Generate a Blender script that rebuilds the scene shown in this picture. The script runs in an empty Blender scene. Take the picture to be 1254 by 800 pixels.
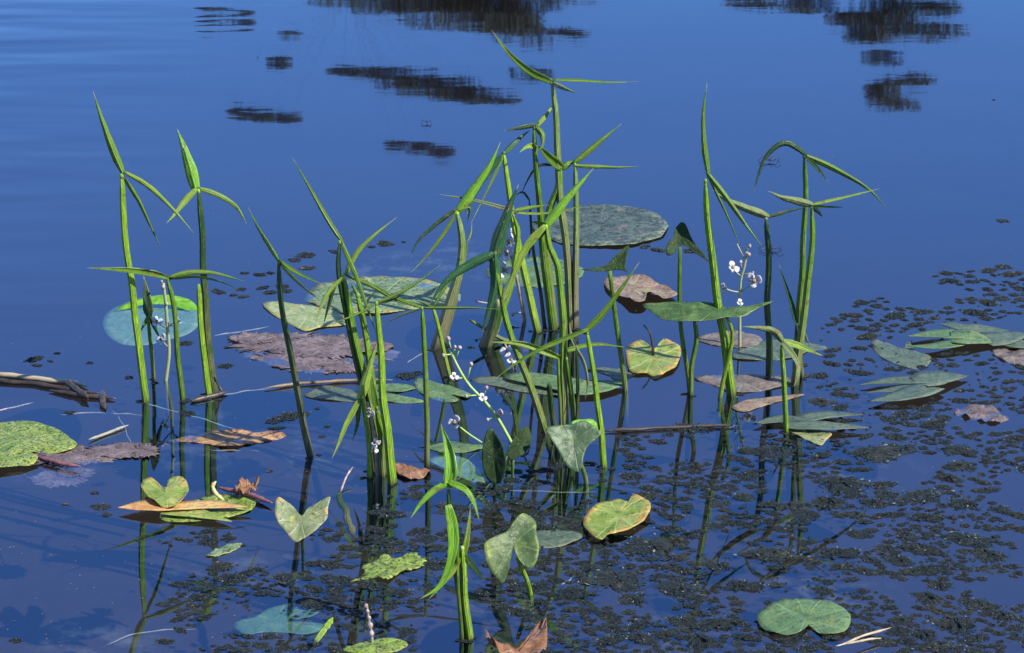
import bpy, math, random
from mathutils import Vector, noise
rnd = random.Random(7)
C = bpy.context.scene.collection
R = math.radians
SC = bpy.context.scene
# ------------------------------------------------------------------ camera
HFOV = R(21.5); PITCH = R(20.0); DIST = 5.8
FWD = Vector((0, math.cos(PITCH), -math.sin(PITCH)))
RIGHT = Vector((1, 0, 0)); UP = RIGHT.cross(FWD)
CAM = -FWD * DIST
PX = math.tan(HFOV / 2) / 627.0            # radians per photo pixel
cd = bpy.data.cameras.new('camera'); cam = bpy.data.objects.new('camera', cd); C.objects.link(cam)
cam.location = CAM; cam.rotation_euler = (math.pi / 2 - PITCH, 0, 0)
cd.sensor_fit = 'HORIZONTAL'; cd.angle = HFOV; cd.clip_start = .05; cd.clip_end = 3000
SC.camera = cam
# ------------------------------------------------------------------ light
SUN_EL = 44.0; SUN_AZ = 121.0             # azimuth clockwise from the view direction (+Y)
SUND = Vector((math.sin(R(SUN_AZ)) * math.cos(R(SUN_EL)), math.cos(R(SUN_AZ)) * math.cos(R(SUN_EL)), math.sin(R(SUN_EL))))
w = bpy.data.worlds.new('World'); SC.world = w; w.use_nodes = True
wn = w.node_tree.nodes; wl = w.node_tree.links
bg = wn['Background']
sky = wn.new('ShaderNodeTexSky'); sky.sky_type = 'NISHITA'; sky.sun_disc = False
sky.sun_elevation = R(SUN_EL); sky.sun_rotation = R(SUN_AZ)
sky.air_density = 1.0; sky.dust_density = 0.1; sky.ozone_density = 5.0
hs = wn.new('ShaderNodeHueSaturation'); hs.inputs['Saturation'].default_value = 1.12; hs.inputs['Hue'].default_value = 0.512
wl.new(sky.outputs[0], hs.inputs['Color']); wl.new(hs.outputs[0], bg.inputs['Color'])
bg.inputs['Strength'].default_value = 0.15
sd = bpy.data.lights.new('sun', 'SUN'); sd.energy = 5.0; sd.angle = R(.5); sd.color = (1, .95, .86)
sun = bpy.data.objects.new('sun', sd); C.objects.link(sun)
sun.rotation_euler = SUND.to_track_quat('Z', 'Y').to_euler(); sun.location = (4, -4, 8)
SC.view_settings.view_transform = 'Standard'; SC.view_settings.look = 'None'
SC.view_settings.exposure = 0.76; SC.view_settings.gamma = 1
SC.cycles.max_bounces = 8; SC.cycles.transparent_max_bounces = 24; SC.cycles.caustics_reflective = False; SC.cycles.caustics_refractive = False

# ------------------------------------------------------------------ projection helpers (plan the layout from the photo)
def ray(x, y):
    return (FWD + RIGHT * ((x - 627) * PX) + UP * ((400 - y) * PX)).normalized()
def ground(x, y, z=0.0):
    d = ray(x, y); t = (z - CAM.z) / d.z
    return CAM + d * t
def at_y(x, y, Y):
    d = ray(x, y); return CAM + d * ((Y - CAM.y) / d.y)
def on_plane(x, y, P, N):
    d = ray(x, y); return CAM + d * ((P - CAM).dot(N) / d.dot(N))
def mpp(P):
    return (P - CAM).dot(FWD) * PX
def catmull(pts, n):
    """resample a polyline of Vectors or tuples into n points along a Catmull-Rom curve"""
    P = [Vector(p) for p in pts]
    if len(P) == 2:
        return [P[0].lerp(P[1], i / (n - 1)) for i in range(n)]
    P = [P[0] * 2 - P[1]] + P + [P[-1] * 2 - P[-2]]
    dense = []
    for i in range(1, len(P) - 2):
        a, b, c, d = P[i - 1:i + 3]
        for k in range(12):
            t = k / 12
            dense.append(.5 * (2 * b + (c - a) * t + (2 * a - 5 * b + 4 * c - d) * t * t + (3 * b - a - 3 * c + d) * t ** 3))
    dense.append(P[-2])
    return even(dense, n)
def even(dense, n):
    L = [0]
    for a, b in zip(dense, dense[1:]): L.append(L[-1] + (b - a).length)
    out = []; j = 0
    for i in range(n):
        s = L[-1] * i / (n - 1)
        while j < len(L) - 2 and L[j + 1] < s: j += 1
        f = (s - L[j]) / max(1e-9, L[j + 1] - L[j])
        out.append(dense[j].lerp(dense[j + 1], min(1, max(0, f))))
    return out
def closed(pts, n):
    P = [Vector(p) for p in pts]; m = len(P); dense = []
    for i in range(m):
        a, b, c, d = P[i - 1], P[i], P[(i + 1) % m], P[(i + 2) % m]
        for k in range(10):
            t = k / 10
            dense.append(.5 * (2 * b + (c - a) * t + (2 * a - 5 * b + 4 * c - d) * t * t + (3 * b - a - 3 * c + d) * t ** 3))
    dense.append(dense[0].copy())
    return even(dense, n + 1)[:-1]

# ------------------------------------------------------------------ mesh builder
class MB:
    def __init__(s): s.v = []; s.f = []; s.uv = []; s.uv2 = []
    def add(s, vs, fs, uvs=None, uv2=None):
        o = len(s.v); s.v += [Vector(v) for v in vs]; s.f += [tuple(i + o for i in f) for f in fs]
        s.uv += uvs if uvs else [(0, 0)] * len(vs)
        s.uv2 += uv2 if uv2 else [(0, 0)] * len(vs)
    def mesh(s, name, org=Vector((0, 0, 0))):
        m = bpy.data.meshes.new(name)
        m.from_pydata([v - org for v in s.v], [], s.f)
        for nm, src in (('UVMap', s.uv), ('polar', s.uv2)):
            l = m.uv_layers.new(name=nm)
            idx = [0] * len(m.loops); m.loops.foreach_get('vertex_index', idx)
            flat = []
            for i in idx: flat += src[i]
            l.data.foreach_set('uv', flat)
        m.polygons.foreach_set('use_smooth', [True] * len(m.polygons))
        return m
    def build(s, name, mat, parent=None, org=None, smooth=True):
        if org is None: org = parent_org(parent) if parent else Vector((0, 0, 0))
        m = s.mesh(name, org)
        if not smooth: m.polygons.foreach_set('use_smooth', [False] * len(m.polygons))
        m.materials.append(mat)
        o = bpy.data.objects.new(name, m); C.objects.link(o)
        if parent: o.parent = parent
        else: o.location = org
        return o
def parent_org(p):
    q = Vector((0, 0, 0))
    while p: q = q + p.location; p = p.parent
    return q
def empty(name, loc):
    o = bpy.data.objects.new(name, None); C.objects.link(o); o.location = loc; o.empty_display_size = .02; return o
def tag(o, label=None, cat=None, group=None, kind=None):
    if label: o['label'] = label
    if cat: o['category'] = cat
    if group: o['group'] = group
    if kind: o['kind'] = kind
    return o
def frame(T, ref):
    S = T.cross(ref)
    if S.length < 1e-5: S = T.cross(Vector((0, 0, 1)))
    S.normalize(); return S, S.cross(T).normalized()
def tube(mb, pts, rad, n=9, ribs=0.0, ph=0.0, cap=True):
    """tube along points; ribs > 0 gives the three-cornered, ribbed section of an arrowhead stalk"""
    m = len(pts); vs = []; uv = []; ref = Vector((0, -1, .3))
    for i, p in enumerate(pts):
        T = (pts[min(m - 1, i + 1)] - pts[max(0, i - 1)]).normalized()
        S, N = frame(T, ref)
        r = rad(i / (m - 1)) if callable(rad) else rad
        for k in range(n):
            a = 2 * math.pi * k / n
            q = r * (1 + ribs * math.cos(3 * (a - ph)) + ribs * .2 * math.cos(9 * a))
            vs.append(p + (S * math.cos(a) + N * math.sin(a)) * q)
            uv.append((k / n, i / (m - 1)))
    fs = [(i * n + k, i * n + (k + 1) % n, (i + 1) * n + (k + 1) % n, (i + 1) * n + k) for i in range(m - 1) for k in range(n)]
    if cap: fs += [tuple(range(n - 1, -1, -1)), tuple((m - 1) * n + k for k in range(n))]
    mb.add(vs, fs, uv, uv)
def ellipsoid(mb, c, r, nu=8, nv=5, wob=0):
    vs = []; 
    for j in range(nv + 1):
        t = math.pi * j / nv
        for i in range(nu):
            a = 2 * math.pi * i / nu
            d = Vector((math.sin(t) * math.cos(a), math.sin(t) * math.sin(a), math.cos(t)))
            k = 1 + wob * noise.noise(d * 2 + c * 50)
            vs.append(c + Vector((d.x * r[0], d.y * r[1], d.z * r[2])) * k)
    fs = [(j * nu + i, j * nu + (i + 1) % nu, (j + 1) * nu + (i + 1) % nu, (j + 1) * nu + i) for j in range(nv) for i in range(nu)]
    mb.add(vs, [f[::-1] for f in fs])

# ------------------------------------------------------------------ materials
def mat(name):
    m = bpy.data.materials.new(name); m.use_nodes = True
    return m, m.node_tree.nodes, m.node_tree.links
def rgb(c): return (c[0], c[1], c[2], 1)
def mixc(N, L, fac, a, b, mode='MIX'):
    n = N.new('ShaderNodeMix'); n.data_type = 'RGBA'; n.blend_type = mode
    for sock, val in ((n.inputs[0], fac), (n.inputs[6], a), (n.inputs[7], b)):
        if hasattr(val, 'links'): L.new(val, sock)
        elif isinstance(val, (int, float)): sock.default_value = val
        else: sock.default_value = rgb(val)
    return n.outputs[2]
def ramp(N, L, src, p0, p1, c0=0, c1=1):
    n = N.new('ShaderNodeMapRange'); n.clamp = True
    n.inputs[1].default_value = p0; n.inputs[2].default_value = p1; n.inputs[3].default_value = c0; n.inputs[4].default_value = c1
    L.new(src, n.inputs[0]); return n.outputs[0]
def mth(N, L, op, a, b=None):
    n = N.new('ShaderNodeMath'); n.operation = op
    for s, v in ((n.inputs[0], a), (n.inputs[1], b)):
        if v is None: continue
        if hasattr(v, 'links'): L.new(v, s)
        else: s.default_value = v
    return n.outputs[0]
def nz(N, L, vec, scale, detail=4, rough=.6):
    n = N.new('ShaderNodeTexNoise'); n.inputs['Scale'].default_value = scale; n.inputs['Detail'].default_value = detail
    n.inputs['Roughness'].default_value = rough
    if vec is not None: L.new(vec, n.inputs['Vector'])
    return n.outputs['Fac']
ALB = 1.12
def finish(N, L, col, rough, transl, bump=None, bstr=.3, bdist=.001, coat=0.0, tcol=None, spec=.5, k=None):
    col = mixc(N, L, 1.0, col, (k or ALB,) * 3, 'MULTIPLY')
    p = N['Principled BSDF']; L.new(col, p.inputs['Base Color']); p.inputs['Roughness'].default_value = rough
    p.inputs['Specular IOR Level'].default_value = spec
    p.inputs['Coat Weight'].default_value = coat; p.inputs['Coat Roughness'].default_value = .25
    if bump is not None:
        b = N.new('ShaderNodeBump'); b.inputs['Strength'].default_value = bstr; b.inputs['Distance'].default_value = bdist
        L.new(bump, b.inputs['Height']); L.new(b.outputs[0], p.inputs['Normal'])
    out = N['Material Output']
    if transl > 0:
        t = N.new('ShaderNodeBsdfTranslucent')
        tc = mixc(N, L, 1.0, col, tcol or (1.25, 1.2, .45), 'MULTIPLY')
        L.new(tc, t.inputs['Color'])
        mx = N.new('ShaderNodeMixShader'); mx.inputs[0].default_value = transl
        L.new(p.outputs[0], mx.inputs[1]); L.new(t.outputs[0], mx.inputs[2]); L.new(mx.outputs[0], out.inputs['Surface'])

def blade_mat(name, c1, c2, tip=(.30, .26, .16), rough=.32, transl=.14, stain=(.13, .08, .025), stain_amt=.60):
    m, N, L = mat(name)
    uv = N.new('ShaderNodeUVMap'); uv.uv_map = 'UVMap'
    sx = N.new('ShaderNodeSeparateXYZ'); L.new(uv.outputs[0], sx.inputs[0])
    geo = N.new('ShaderNodeTexCoord'); obj = geo.outputs['Object']
    oi = N.new('ShaderNodeObjectInfo')
    n1 = nz(N, L, obj, 18, 4)
    fac = mth(N, L, 'ADD', ramp(N, L, n1, .3, .7, 0, .7), mth(N, L, 'MULTIPLY', oi.outputs['Random'], .5))
    col = mixc(N, L, fac, c1, c2)
    # parallel veins
    wv = mth(N, L, 'SINE', mth(N, L, 'MULTIPLY', sx.outputs[0], 26.0))
    vein = ramp(N, L, wv, .1, 1, 0, .5)
    col = mixc(N, L, vein, col, tuple(min(1, v * 1.9 + .03) for v in c2))
    mid = ramp(N, L, mth(N, L, 'ABSOLUTE', sx.outputs[0]), .0, .14, .55, 0)
    col = mixc(N, L, mid, col, tuple(min(1, v * 2.2 + .05) for v in c2))
    # fibres, blotches, dry tip
    mp = N.new('ShaderNodeMapping'); mp.inputs['Scale'].default_value = (9, 2.2, 1); L.new(uv.outputs[0], mp.inputs[0])
    fib = nz(N, L, mp.outputs[0], 3.0, 5)
    col = mixc(N, L, ramp(N, L, fib, .38, .60, 0, .75), col, tuple(v * .35 for v in c1))
    bl = nz(N, L, obj, 55, 3)
    col = mixc(N, L, ramp(N, L, bl, stain_amt, stain_amt + .08, 0, .7), col, stain)
    sp = nz(N, L, obj, 330, 2)
    col = mixc(N, L, ramp(N, L, sp, .70, .74, 0, .6), col, (.55, .55, .48))
    tp = ramp(N, L, mth(N, L, 'ADD', sx.outputs[1], mth(N, L, 'MULTIPLY', n1, .12)), .96, 1.05, 0, .9)
    col = mixc(N, L, tp, col, tip)
    finish(N, L, col, rough, transl, wv, .45, .0008, spec=.28)
    return m
def stem_mat(name, c1, c2, low=(.16, .13, .07), rough=.42, lowamt=.7):
    m, N, L = mat(name)
    uv = N.new('ShaderNodeUVMap'); uv.uv_map = 'UVMap'
    sx = N.new('ShaderNodeSeparateXYZ'); L.new(uv.outputs[0], sx.inputs[0])
    geo = N.new('ShaderNodeTexCoord'); obj = geo.outputs['Object']; oi = N.new('ShaderNodeObjectInfo')
    mp = N.new('ShaderNodeMapping'); mp.inputs['Scale'].default_value = (1, 1, .12); L.new(obj, mp.inputs[0])
    st = nz(N, L, mp.outputs[0], 260, 4, .7)
    n1 = nz(N, L, obj, 14, 3)
    fac = mth(N, L, 'ADD', ramp(N, L, n1, .3, .7, 0, .7), mth(N, L, 'MULTIPLY', oi.outputs['Random'], .4))
    col = mixc(N, L, fac, c1, c2)
    rib = mth(N, L, 'SINE', mth(N, L, 'MULTIPLY', sx.outputs[0], 75.0))
    col = mixc(N, L, ramp(N, L, rib, -.5, .6, 0, .75), col, tuple(v * .4 for v in c1))  # shade in the grooves between ribs painted into the colour
    col = mixc(N, L, ramp(N, L, st, .5, .75, 0, .5), col, tuple(min(1, v * 2.0 + .03) for v in c2))
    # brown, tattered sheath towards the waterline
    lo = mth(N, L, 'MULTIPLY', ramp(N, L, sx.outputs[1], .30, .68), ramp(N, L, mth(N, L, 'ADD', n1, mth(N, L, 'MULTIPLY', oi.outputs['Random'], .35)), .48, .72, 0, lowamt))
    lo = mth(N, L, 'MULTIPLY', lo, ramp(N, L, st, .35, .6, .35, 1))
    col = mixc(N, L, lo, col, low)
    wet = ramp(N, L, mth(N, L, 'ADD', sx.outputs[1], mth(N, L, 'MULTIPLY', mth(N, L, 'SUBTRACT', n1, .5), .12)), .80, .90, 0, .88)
    col = mixc(N, L, wet, col, (.014, .014, .007))     # wet paints the foot's shade and the murk below into the colour
    b2 = nz(N, L, obj, 70, 3)
    col = mixc(N, L, ramp(N, L, b2, .60, .68, 0, .7), col, (.07, .05, .022))
    finish(N, L, col, rough, 0, mth(N, L, 'ADD', rib, mth(N, L, 'MULTIPLY', st, 1.2)), .6, .0012, spec=.32)
    return m
def pad_mat(name, c1, c2, c3, edge, spots=(.05, .05, .03), spot_t=.62, patch_t=.55, vein=.26, veins=9, rough=.42, transl=.12, nscale=22, edge0=.8, tcol=None, spec=.24):
    """floating leaf: two blended base colours, coloured patches, radial veins, a tinted rim and small dead spots"""
    m, N, L = mat(name)
    uv = N.new('ShaderNodeUVMap'); uv.uv_map = 'polar'
    sx = N.new('ShaderNodeSeparateXYZ'); L.new(uv.outputs[0], sx.inputs[0])   # x = ring radius, y = angle 0..1
    obj = N.new('ShaderNodeTexCoord').outputs['Object']
    n1 = nz(N, L, obj, nscale, 5, .65); n2 = nz(N, L, obj, nscale * 1.7, 5, .7)
    n3 = nz(N, L, obj, nscale * 6, 4, .65)
    col = mixc(N, L, ramp(N, L, n1, .40, .60), c1, c2)
    col = mixc(N, L, ramp(N, L, nz(N, L, obj, nscale * 4, 4, .7), .42, .62, 0, .7), col, tuple(v * .45 for v in c1))
    col = mixc(N, L, ramp(N, L, n2, patch_t, patch_t + .1, 0, .85), col, c3)
    eg = mth(N, L, 'ADD', sx.outputs[0], mth(N, L, 'MULTIPLY', mth(N, L, 'SUBTRACT', n2, .5), 1.5))
    col = mixc(N, L, ramp(N, L, eg, edge0 + .04, 1.12, 0, .85), col, edge)
    va = mth(N, L, 'COSINE', mth(N, L, 'MULTIPLY', mth(N, L, 'ADD', sx.outputs[1], mth(N, L, 'MULTIPLY', n1, .03)), 2 * math.pi * veins))
    vn = ramp(N, L, va, .90, .995, 0, vein)
    col = mixc(N, L, vn, col, tuple(min(1, v * 1.7 + .04) for v in c2))
    col = mixc(N, L, ramp(N, L, n3, spot_t, spot_t + .05, 0, .85), col, spots)
    dn = nz(N, L, obj, 420, 2)
    col = mixc(N, L, ramp(N, L, dn, .68, .73, 0, .5), col, (.5, .5, .45))
    finish(N, L, col, rough, transl, mth(N, L, 'ADD', mth(N, L, 'MULTIPLY', vn, -1.5), mth(N, L, 'ADD', n3, n1)), .55, .003, tcol=tcol, spec=spec)
    return m
def plain_mat(name, c1, c2, scale=60, rough=.5, transl=0.0, stretch=(1, 1, 1), bd=.001, tcol=(1, 1, 1), spec=.5, k=None):
    m, N, L = mat(name)
    obj = N.new('ShaderNodeTexCoord').outputs['Object']
    mp = N.new('ShaderNodeMapping'); mp.inputs['Scale'].default_value = stretch; L.new(obj, mp.inputs[0])
    n = nz(N, L, mp.outputs[0], scale, 5, .65)
    oi = N.new('ShaderNodeObjectInfo')
    f = mth(N, L, 'ADD', ramp(N, L, n, .35, .65, 0, .85), mth(N, L, 'MULTIPLY', oi.outputs['Random'], .2))
    col = mixc(N, L, f, c1, c2)
    finish(N, L, col, rough, transl, n, .5, bd, tcol=tcol, spec=spec, k=k)
    return m

M = {}
M['leaf'] = blade_mat('arrowhead_leaf_green', (.034, .086, .005), (.130, .235, .012))
M['leaf_pale'] = blade_mat('arrowhead_leaf_pale', (.085, .17, .012), (.25, .35, .045), transl=.12)
M['leaf_bright'] = blade_mat('arrowhead_leaf_bright', (.075, .21, .010), (.20, .40, .030), transl=.2)
M['leaf_dark'] = blade_mat('arrowhead_leaf_dark', (.010, .030, .006), (.028, .068, .014), transl=.06, rough=.34)
M['leaf_blue'] = blade_mat('arrowhead_leaf_bluish', (.012, .055, .018), (.035, .115, .032), transl=.06, rough=.34)
M['leaf_worn'] = blade_mat('arrowhead_leaf_worn', (.09, .14, .04), (.20, .25, .10), transl=.1, stain_amt=.54)
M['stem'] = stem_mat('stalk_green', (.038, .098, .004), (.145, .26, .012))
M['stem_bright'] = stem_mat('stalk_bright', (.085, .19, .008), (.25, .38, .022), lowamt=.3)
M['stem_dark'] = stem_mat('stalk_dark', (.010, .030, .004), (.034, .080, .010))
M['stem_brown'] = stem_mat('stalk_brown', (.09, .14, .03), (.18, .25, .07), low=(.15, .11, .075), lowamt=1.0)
M['pad_teal'] = pad_mat('pad_teal', (.15, .29, .13), (.21, .35, .17), (.18, .31, .13), (.20, .31, .12), spot_t=.75, transl=.2)
M['pad_rim'] = pad_mat('pad_rim_green', (.13, .34, .03), (.20, .42, .05), (.22, .40, .05), (.12, .16, .04), spot_t=.72, transl=.3, edge0=1.05)
M['pad_grey'] = pad_mat('pad_grey_spotted', (.045, .072, .058), (.10, .135, .105), (.15, .12, .10), (.17, .20, .12), spots=(.02, .025, .025), spot_t=.52, patch_t=.56, vein=.15, nscale=16)
M['pad_green'] = pad_mat('pad_green', (.075, .145, .055), (.125, .20, .085), (.15, .20, .06), (.10, .15, .05), spot_t=.59)
M['pad_dull'] = pad_mat('pad_dull_green', (.065, .10, .068), (.10, .14, .092), (.12, .14, .08), (.13, .12, .07), spot_t=.60, rough=.36)
M['pad_patch'] = pad_mat('pad_patchy', (.11, .18, .085), (.23, .29, .14), (.08, .15, .06), (.36, .28, .07), spots=(.025, .04, .03), spot_t=.55, patch_t=.53)
M['pad_pale'] = pad_mat('pad_pale', (.20, .26, .10), (.31, .34, .17), (.18, .26, .06), (.33, .25, .06), spot_t=.7)
M['pad_lime'] = pad_mat('pad_lime_specked', (.13, .22, .03), (.28, .33, .07), (.20, .26, .12), (.22, .27, .04), spots=(.03, .035, .02), spot_t=.52, patch_t=.58, nscale=30)
M['pad_yellow'] = pad_mat('pad_yellow_green', (.15, .22, .035), (.30, .34, .09), (.28, .27, .07), (.40, .20, .05), spot_t=.60, edge0=.78)
M['pad_heart'] = pad_mat('pad_heart', (.14, .18, .075), (.27, .29, .16), (.32, .30, .05), (.46, .26, .07), spot_t=.61, edge0=.85, rough=.35)
M['pad_curl'] = pad_mat('pad_pinkish_brown', (.20, .145, .10), (.31, .225, .16), (.22, .23, .08), (.14, .08, .05), spots=(.08, .04, .03), spot_t=.58)
M['pad_orange'] = pad_mat('pad_orange', (.46, .22, .07), (.55, .34, .14), (.40, .36, .12), (.42, .24, .12), spots=(.10, .05, .03), spot_t=.66)
M['pad_stripe'] = pad_mat('pad_striped_orange', (.34, .18, .08), (.48, .28, .12), (.10, .065, .055), (.08, .05, .05), spots=(.05, .03, .03), spot_t=.6, patch_t=.50)
M['rot'] = pad_mat('rotting_purple_brown', (.105, .078, .080), (.20, .155, .155), (.30, .26, .25), (.09, .065, .07), spots=(.04, .03, .03), spot_t=.57, patch_t=.6, vein=.15, rough=.6)
M['rot_leaf'] = pad_mat('dead_leaf_brown', (.11, .09, .075), (.20, .17, .14), (.24, .16, .10), (.08, .06, .05), spots=(.03, .03, .02), spot_t=.6, vein=.3)
M['autumn'] = pad_mat('autumn_leaf_brown', (.26, .115, .04), (.20, .12, .09), (.34, .17, .07), (.12, .05, .025), spots=(.10, .05, .03), spot_t=.62, vein=.5, veins=7)
M['upright'] = pad_mat('upright_leaf_olive', (.07, .115, .045), (.13, .18, .06), (.24, .30, .03), (.20, .25, .05), spots=(.4, .4, .3), spot_t=.73, rough=.40, transl=.25, nscale=14)
M['upright_grey'] = pad_mat('upright_leaf_greygreen', (.055, .095, .045), (.09, .135, .065), (.11, .15, .06), (.09, .14, .05), spots=(.3, .3, .25), spot_t=.74, rough=.40, transl=.1, nscale=14)
M['leaf_level'] = pad_mat('level_leaf_green', (.040, .085, .028), (.070, .125, .042), (.09, .14, .04), (.08, .13, .035), spots=(.25, .25, .2), spot_t=.75, rough=.36, transl=.1, nscale=14)
M['upright_dark'] = pad_mat('upright_leaf_dark', (.014, .030, .008), (.026, .05, .013), (.02, .04, .01), (.02, .045, .01), spot_t=.75, vein=.15, rough=.6, transl=.04, spec=.12)
M['petal'] = plain_mat('petal_white', (.80, .80, .82), (.72, .70, .76), 40, .5, .3, k=.8)
M['purple'] = plain_mat('flower_centre', (.09, .03, .05), (.26, .22, .06), 200, .6)
M['bud'] = plain_mat('bud_pink', (.42, .36, .33), (.16, .09, .08), 160, .55)
M['pedicel'] = plain_mat('flower_stalk_pale', (.30, .27, .20), (.20, .26, .10), 60, .5)
M['pedicel_green'] = plain_mat('flower_stalk_green', (.22, .38, .06), (.34, .42, .14), 60, .45)
M['pedicel_brown'] = plain_mat('flower_stalk_brown', (.16, .11, .08), (.42, .35, .27), 45, .6)
M['litter'] = plain_mat('dry_reed', (.22, .16, .09), (.38, .31, .20), 40, .6, stretch=(.2, 3, 1))
M['litter_dark'] = plain_mat('wet_dark_twig', (.02, .014, .010), (.055, .038, .026), 60, .45)
M['twig_red'] = plain_mat('red_brown_stick', (.12, .04, .045), (.20, .08, .08), 70, .5)
M['reed_brown'] = plain_mat('brown_reed', (.10, .065, .03), (.20, .14, .07), 50, .5)
M['straw'] = plain_mat('pale_straw', (.26, .24, .18), (.17, .165, .12), 60, .6)
M['strand_green'] = plain_mat('thin_green_strand', (.18, .30, .16), (.26, .34, .22), 60, .5)
M['hook'] = plain_mat('yellow_hooked_stalk', (.44, .42, .16), (.36, .32, .10), 60, .5)
M['bark'] = plain_mat('bark', (.05, .04, .03), (.10, .08, .06), 3, .9, bd=.02)
M['tree_leaf'] = plain_mat('tree_foliage', (.06, .058, .040), (.13, .115, .085), 1.2, .8, .1, bd=.001)
M['soil'] = plain_mat('bank_soil_grass', (.05, .07, .025), (.09, .08, .045), .7, .9, bd=.05)
M['mud'] = plain_mat('pond_mud', (.33, .325, .30), (.42, .41, .38), 5, .9, bd=.02, k=.75)
M['insect'] = plain_mat('insect_black', (.012, .012, .012), (.03, .03, .03), 90, .4)
M['sub_leaf'] = pad_mat('submerged_teal_leaf', (.08, .18, .08), (.13, .24, .11), (.10, .19, .08), (.10, .18, .09), spot_t=.74)
def weed_mat():
    m, N, L = mat('waterweed')
    obj = N.new('ShaderNodeTexCoord').outputs['Object']; oi = N.new('ShaderNodeObjectInfo')
    geo = N.new('ShaderNodeNewGeometry')
    wp = geo.outputs['Position']
    n = nz(N, L, wp, 190, 5, .75); n2 = nz(N, L, wp, 520, 3, .7); n3 = nz(N, L, wp, 9, 3)
    col = mixc(N, L, ramp(N, L, n, .35, .65), (.005, .012, .014), (.022, .034, .036))
    col = mixc(N, L, ramp(N, L, n3, .52, .66, 0, .5), col, (.055, .060, .040))
    col = mixc(N, L, ramp(N, L, n2, .60, .68, 0, .75), col, (.27, .29, .27))  # pale specks: glints painted into the weed colour
    col = mixc(N, L, ramp(N, L, nz(N, L, wp, 45, 3), .66, .70, 0, .6), col, (.26, .20, .12))
    uv = N.new('ShaderNodeUVMap'); uv.uv_map = 'UVMap'; su = N.new('ShaderNodeSeparateXYZ'); L.new(uv.outputs[0], su.inputs[0])
    col = mixc(N, L, ramp(N, L, su.outputs[0], .30, .80, 0, .6), col, (.045, .062, .040))
    col = mixc(N, L, ramp(N, L, su.outputs[0], .82, .87, 0, .85), col, (.15, .17, .13))
    col = mixc(N, L, ramp(N, L, su.outputs[0], .94, .95, 0, .9), col, (.46, .45, .38))  # palest fronds, like those above, are glints put into the colour
    finish(N, L, col, .42, 0, mth(N, L, 'ADD', n, n2), 1.0, .010, spec=.34)
    return m
M['weed'] = weed_mat()
def algae_mat():
    m, N, L = mat('algae_film')
    obj = N.new('ShaderNodeTexCoord').outputs['Object']
    uv = N.new('ShaderNodeUVMap'); uv.uv_map = 'polar'
    sx = N.new('ShaderNodeSeparateXYZ'); L.new(uv.outputs[0], sx.inputs[0])
    n = nz(N, L, obj, 16, 6, .65)
    a = mth(N, L, 'MULTIPLY', ramp(N, L, n, .48, .72, 0, .14), ramp(N, L, sx.outputs[0], .35, 1, 1, 0))
    p = N['Principled BSDF']; p.inputs['Base Color'].default_value = (.36, .38, .36, 1); p.inputs['Roughness'].default_value = .9
    t = N.new('ShaderNodeBsdfTransparent'); mx = N.new('ShaderNodeMixShader')
    L.new(a, mx.inputs[0]); L.new(t.outputs[0], mx.inputs[1]); L.new(p.outputs[0], mx.inputs[2])
    L.new(mx.outputs[0], N['Material Output'].inputs['Surface'])
    return m
M['algae'] = algae_mat()
def water_mat():
    m, N, L = mat('pond_water')
    N.remove(N['Principled BSDF'])
    obj = N.new('ShaderNodeTexCoord').outputs['Object']
    mp = N.new('ShaderNodeMapping'); mp.inputs['Scale'].default_value = (1, 2.6, 1); mp.inputs['Rotation'].default_value = (0, 0, R(-12)); L.new(obj, mp.inputs[0])
    a = nz(N, L, mp.outputs[0], 1.5, 1, .4)
    b = nz(N, L, mp.outputs[0], 7.5, 2, .5)
    h = mth(N, L, 'ADD', mth(N, L, 'MULTIPLY', a, 1.0), mth(N, L, 'MULTIPLY', b, .10))
    so = N.new('ShaderNodeSeparateXYZ'); L.new(obj, so.inputs[0])
    wm = N.new('ShaderNodeMapping'); wm.inputs['Scale'].default_value = (.55, 1.9, 1); wm.inputs['Rotation'].default_value = (0, 0, R(14)); L.new(obj, wm.inputs[0])
    wind = mth(N, L, 'MULTIPLY', ramp(N, L, so.outputs[0], -.75, -2.3), nz(N, L, wm.outputs[0], 1.6, 2, .5))     # a breath of wind on the left
    h = mth(N, L, 'ADD', h, mth(N, L, 'MULTIPLY', wind, 44.0))
    bp = N.new('ShaderNodeBump'); bp.inputs['Strength'].default_value = 1.0; bp.inputs['Distance'].default_value = WATER_BUMP
    L.new(h, bp.inputs['Height'])
    gm = N.new('ShaderNodeNewGeometry'); dt = N.new('ShaderNodeVectorMath'); dt.operation = 'DOT_PRODUCT'
    L.new(gm.outputs['Incoming'], dt.inputs[0]); L.new(bp.outputs[0], dt.inputs[1])
    sch = mth(N, L, 'POWER', mth(N, L, 'SUBTRACT', 1.0, mth(N, L, 'ABSOLUTE', dt.outputs['Value'])), 5.0)
    fac = mth(N, L, 'ADD', mth(N, L, 'MULTIPLY', sch, 1 - WATER_F0), WATER_F0)
    g = N.new('ShaderNodeBsdfGlossy'); g.inputs['Roughness'].default_value = .02; L.new(bp.outputs[0], g.inputs['Normal'])
    g.inputs['Color'].default_value = (.50, .69, .90, 1)
    t = N.new('ShaderNodeBsdfTransparent'); t.inputs['Color'].default_value = (.92, .96, .95, 1)
    mx = N.new('ShaderNodeMixShader'); L.new(fac, mx.inputs[0]); L.new(t.outputs[0], mx.inputs[1]); L.new(g.outputs[0], mx.inputs[2])
    out = N['Material Output']; L.new(mx.outputs[0], out.inputs['Surface'])
    v = N.new('ShaderNodeVolumeAbsorption'); v.inputs['Color'].default_value = (.52, .46, .42, 1); v.inputs['Density'].default_value = 3.7
    L.new(v.outputs[0], out.inputs['Volume'])
    return m
WATER_F0 = .235; WATER_BUMP = .0004
M['water'] = water_mat()

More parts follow.
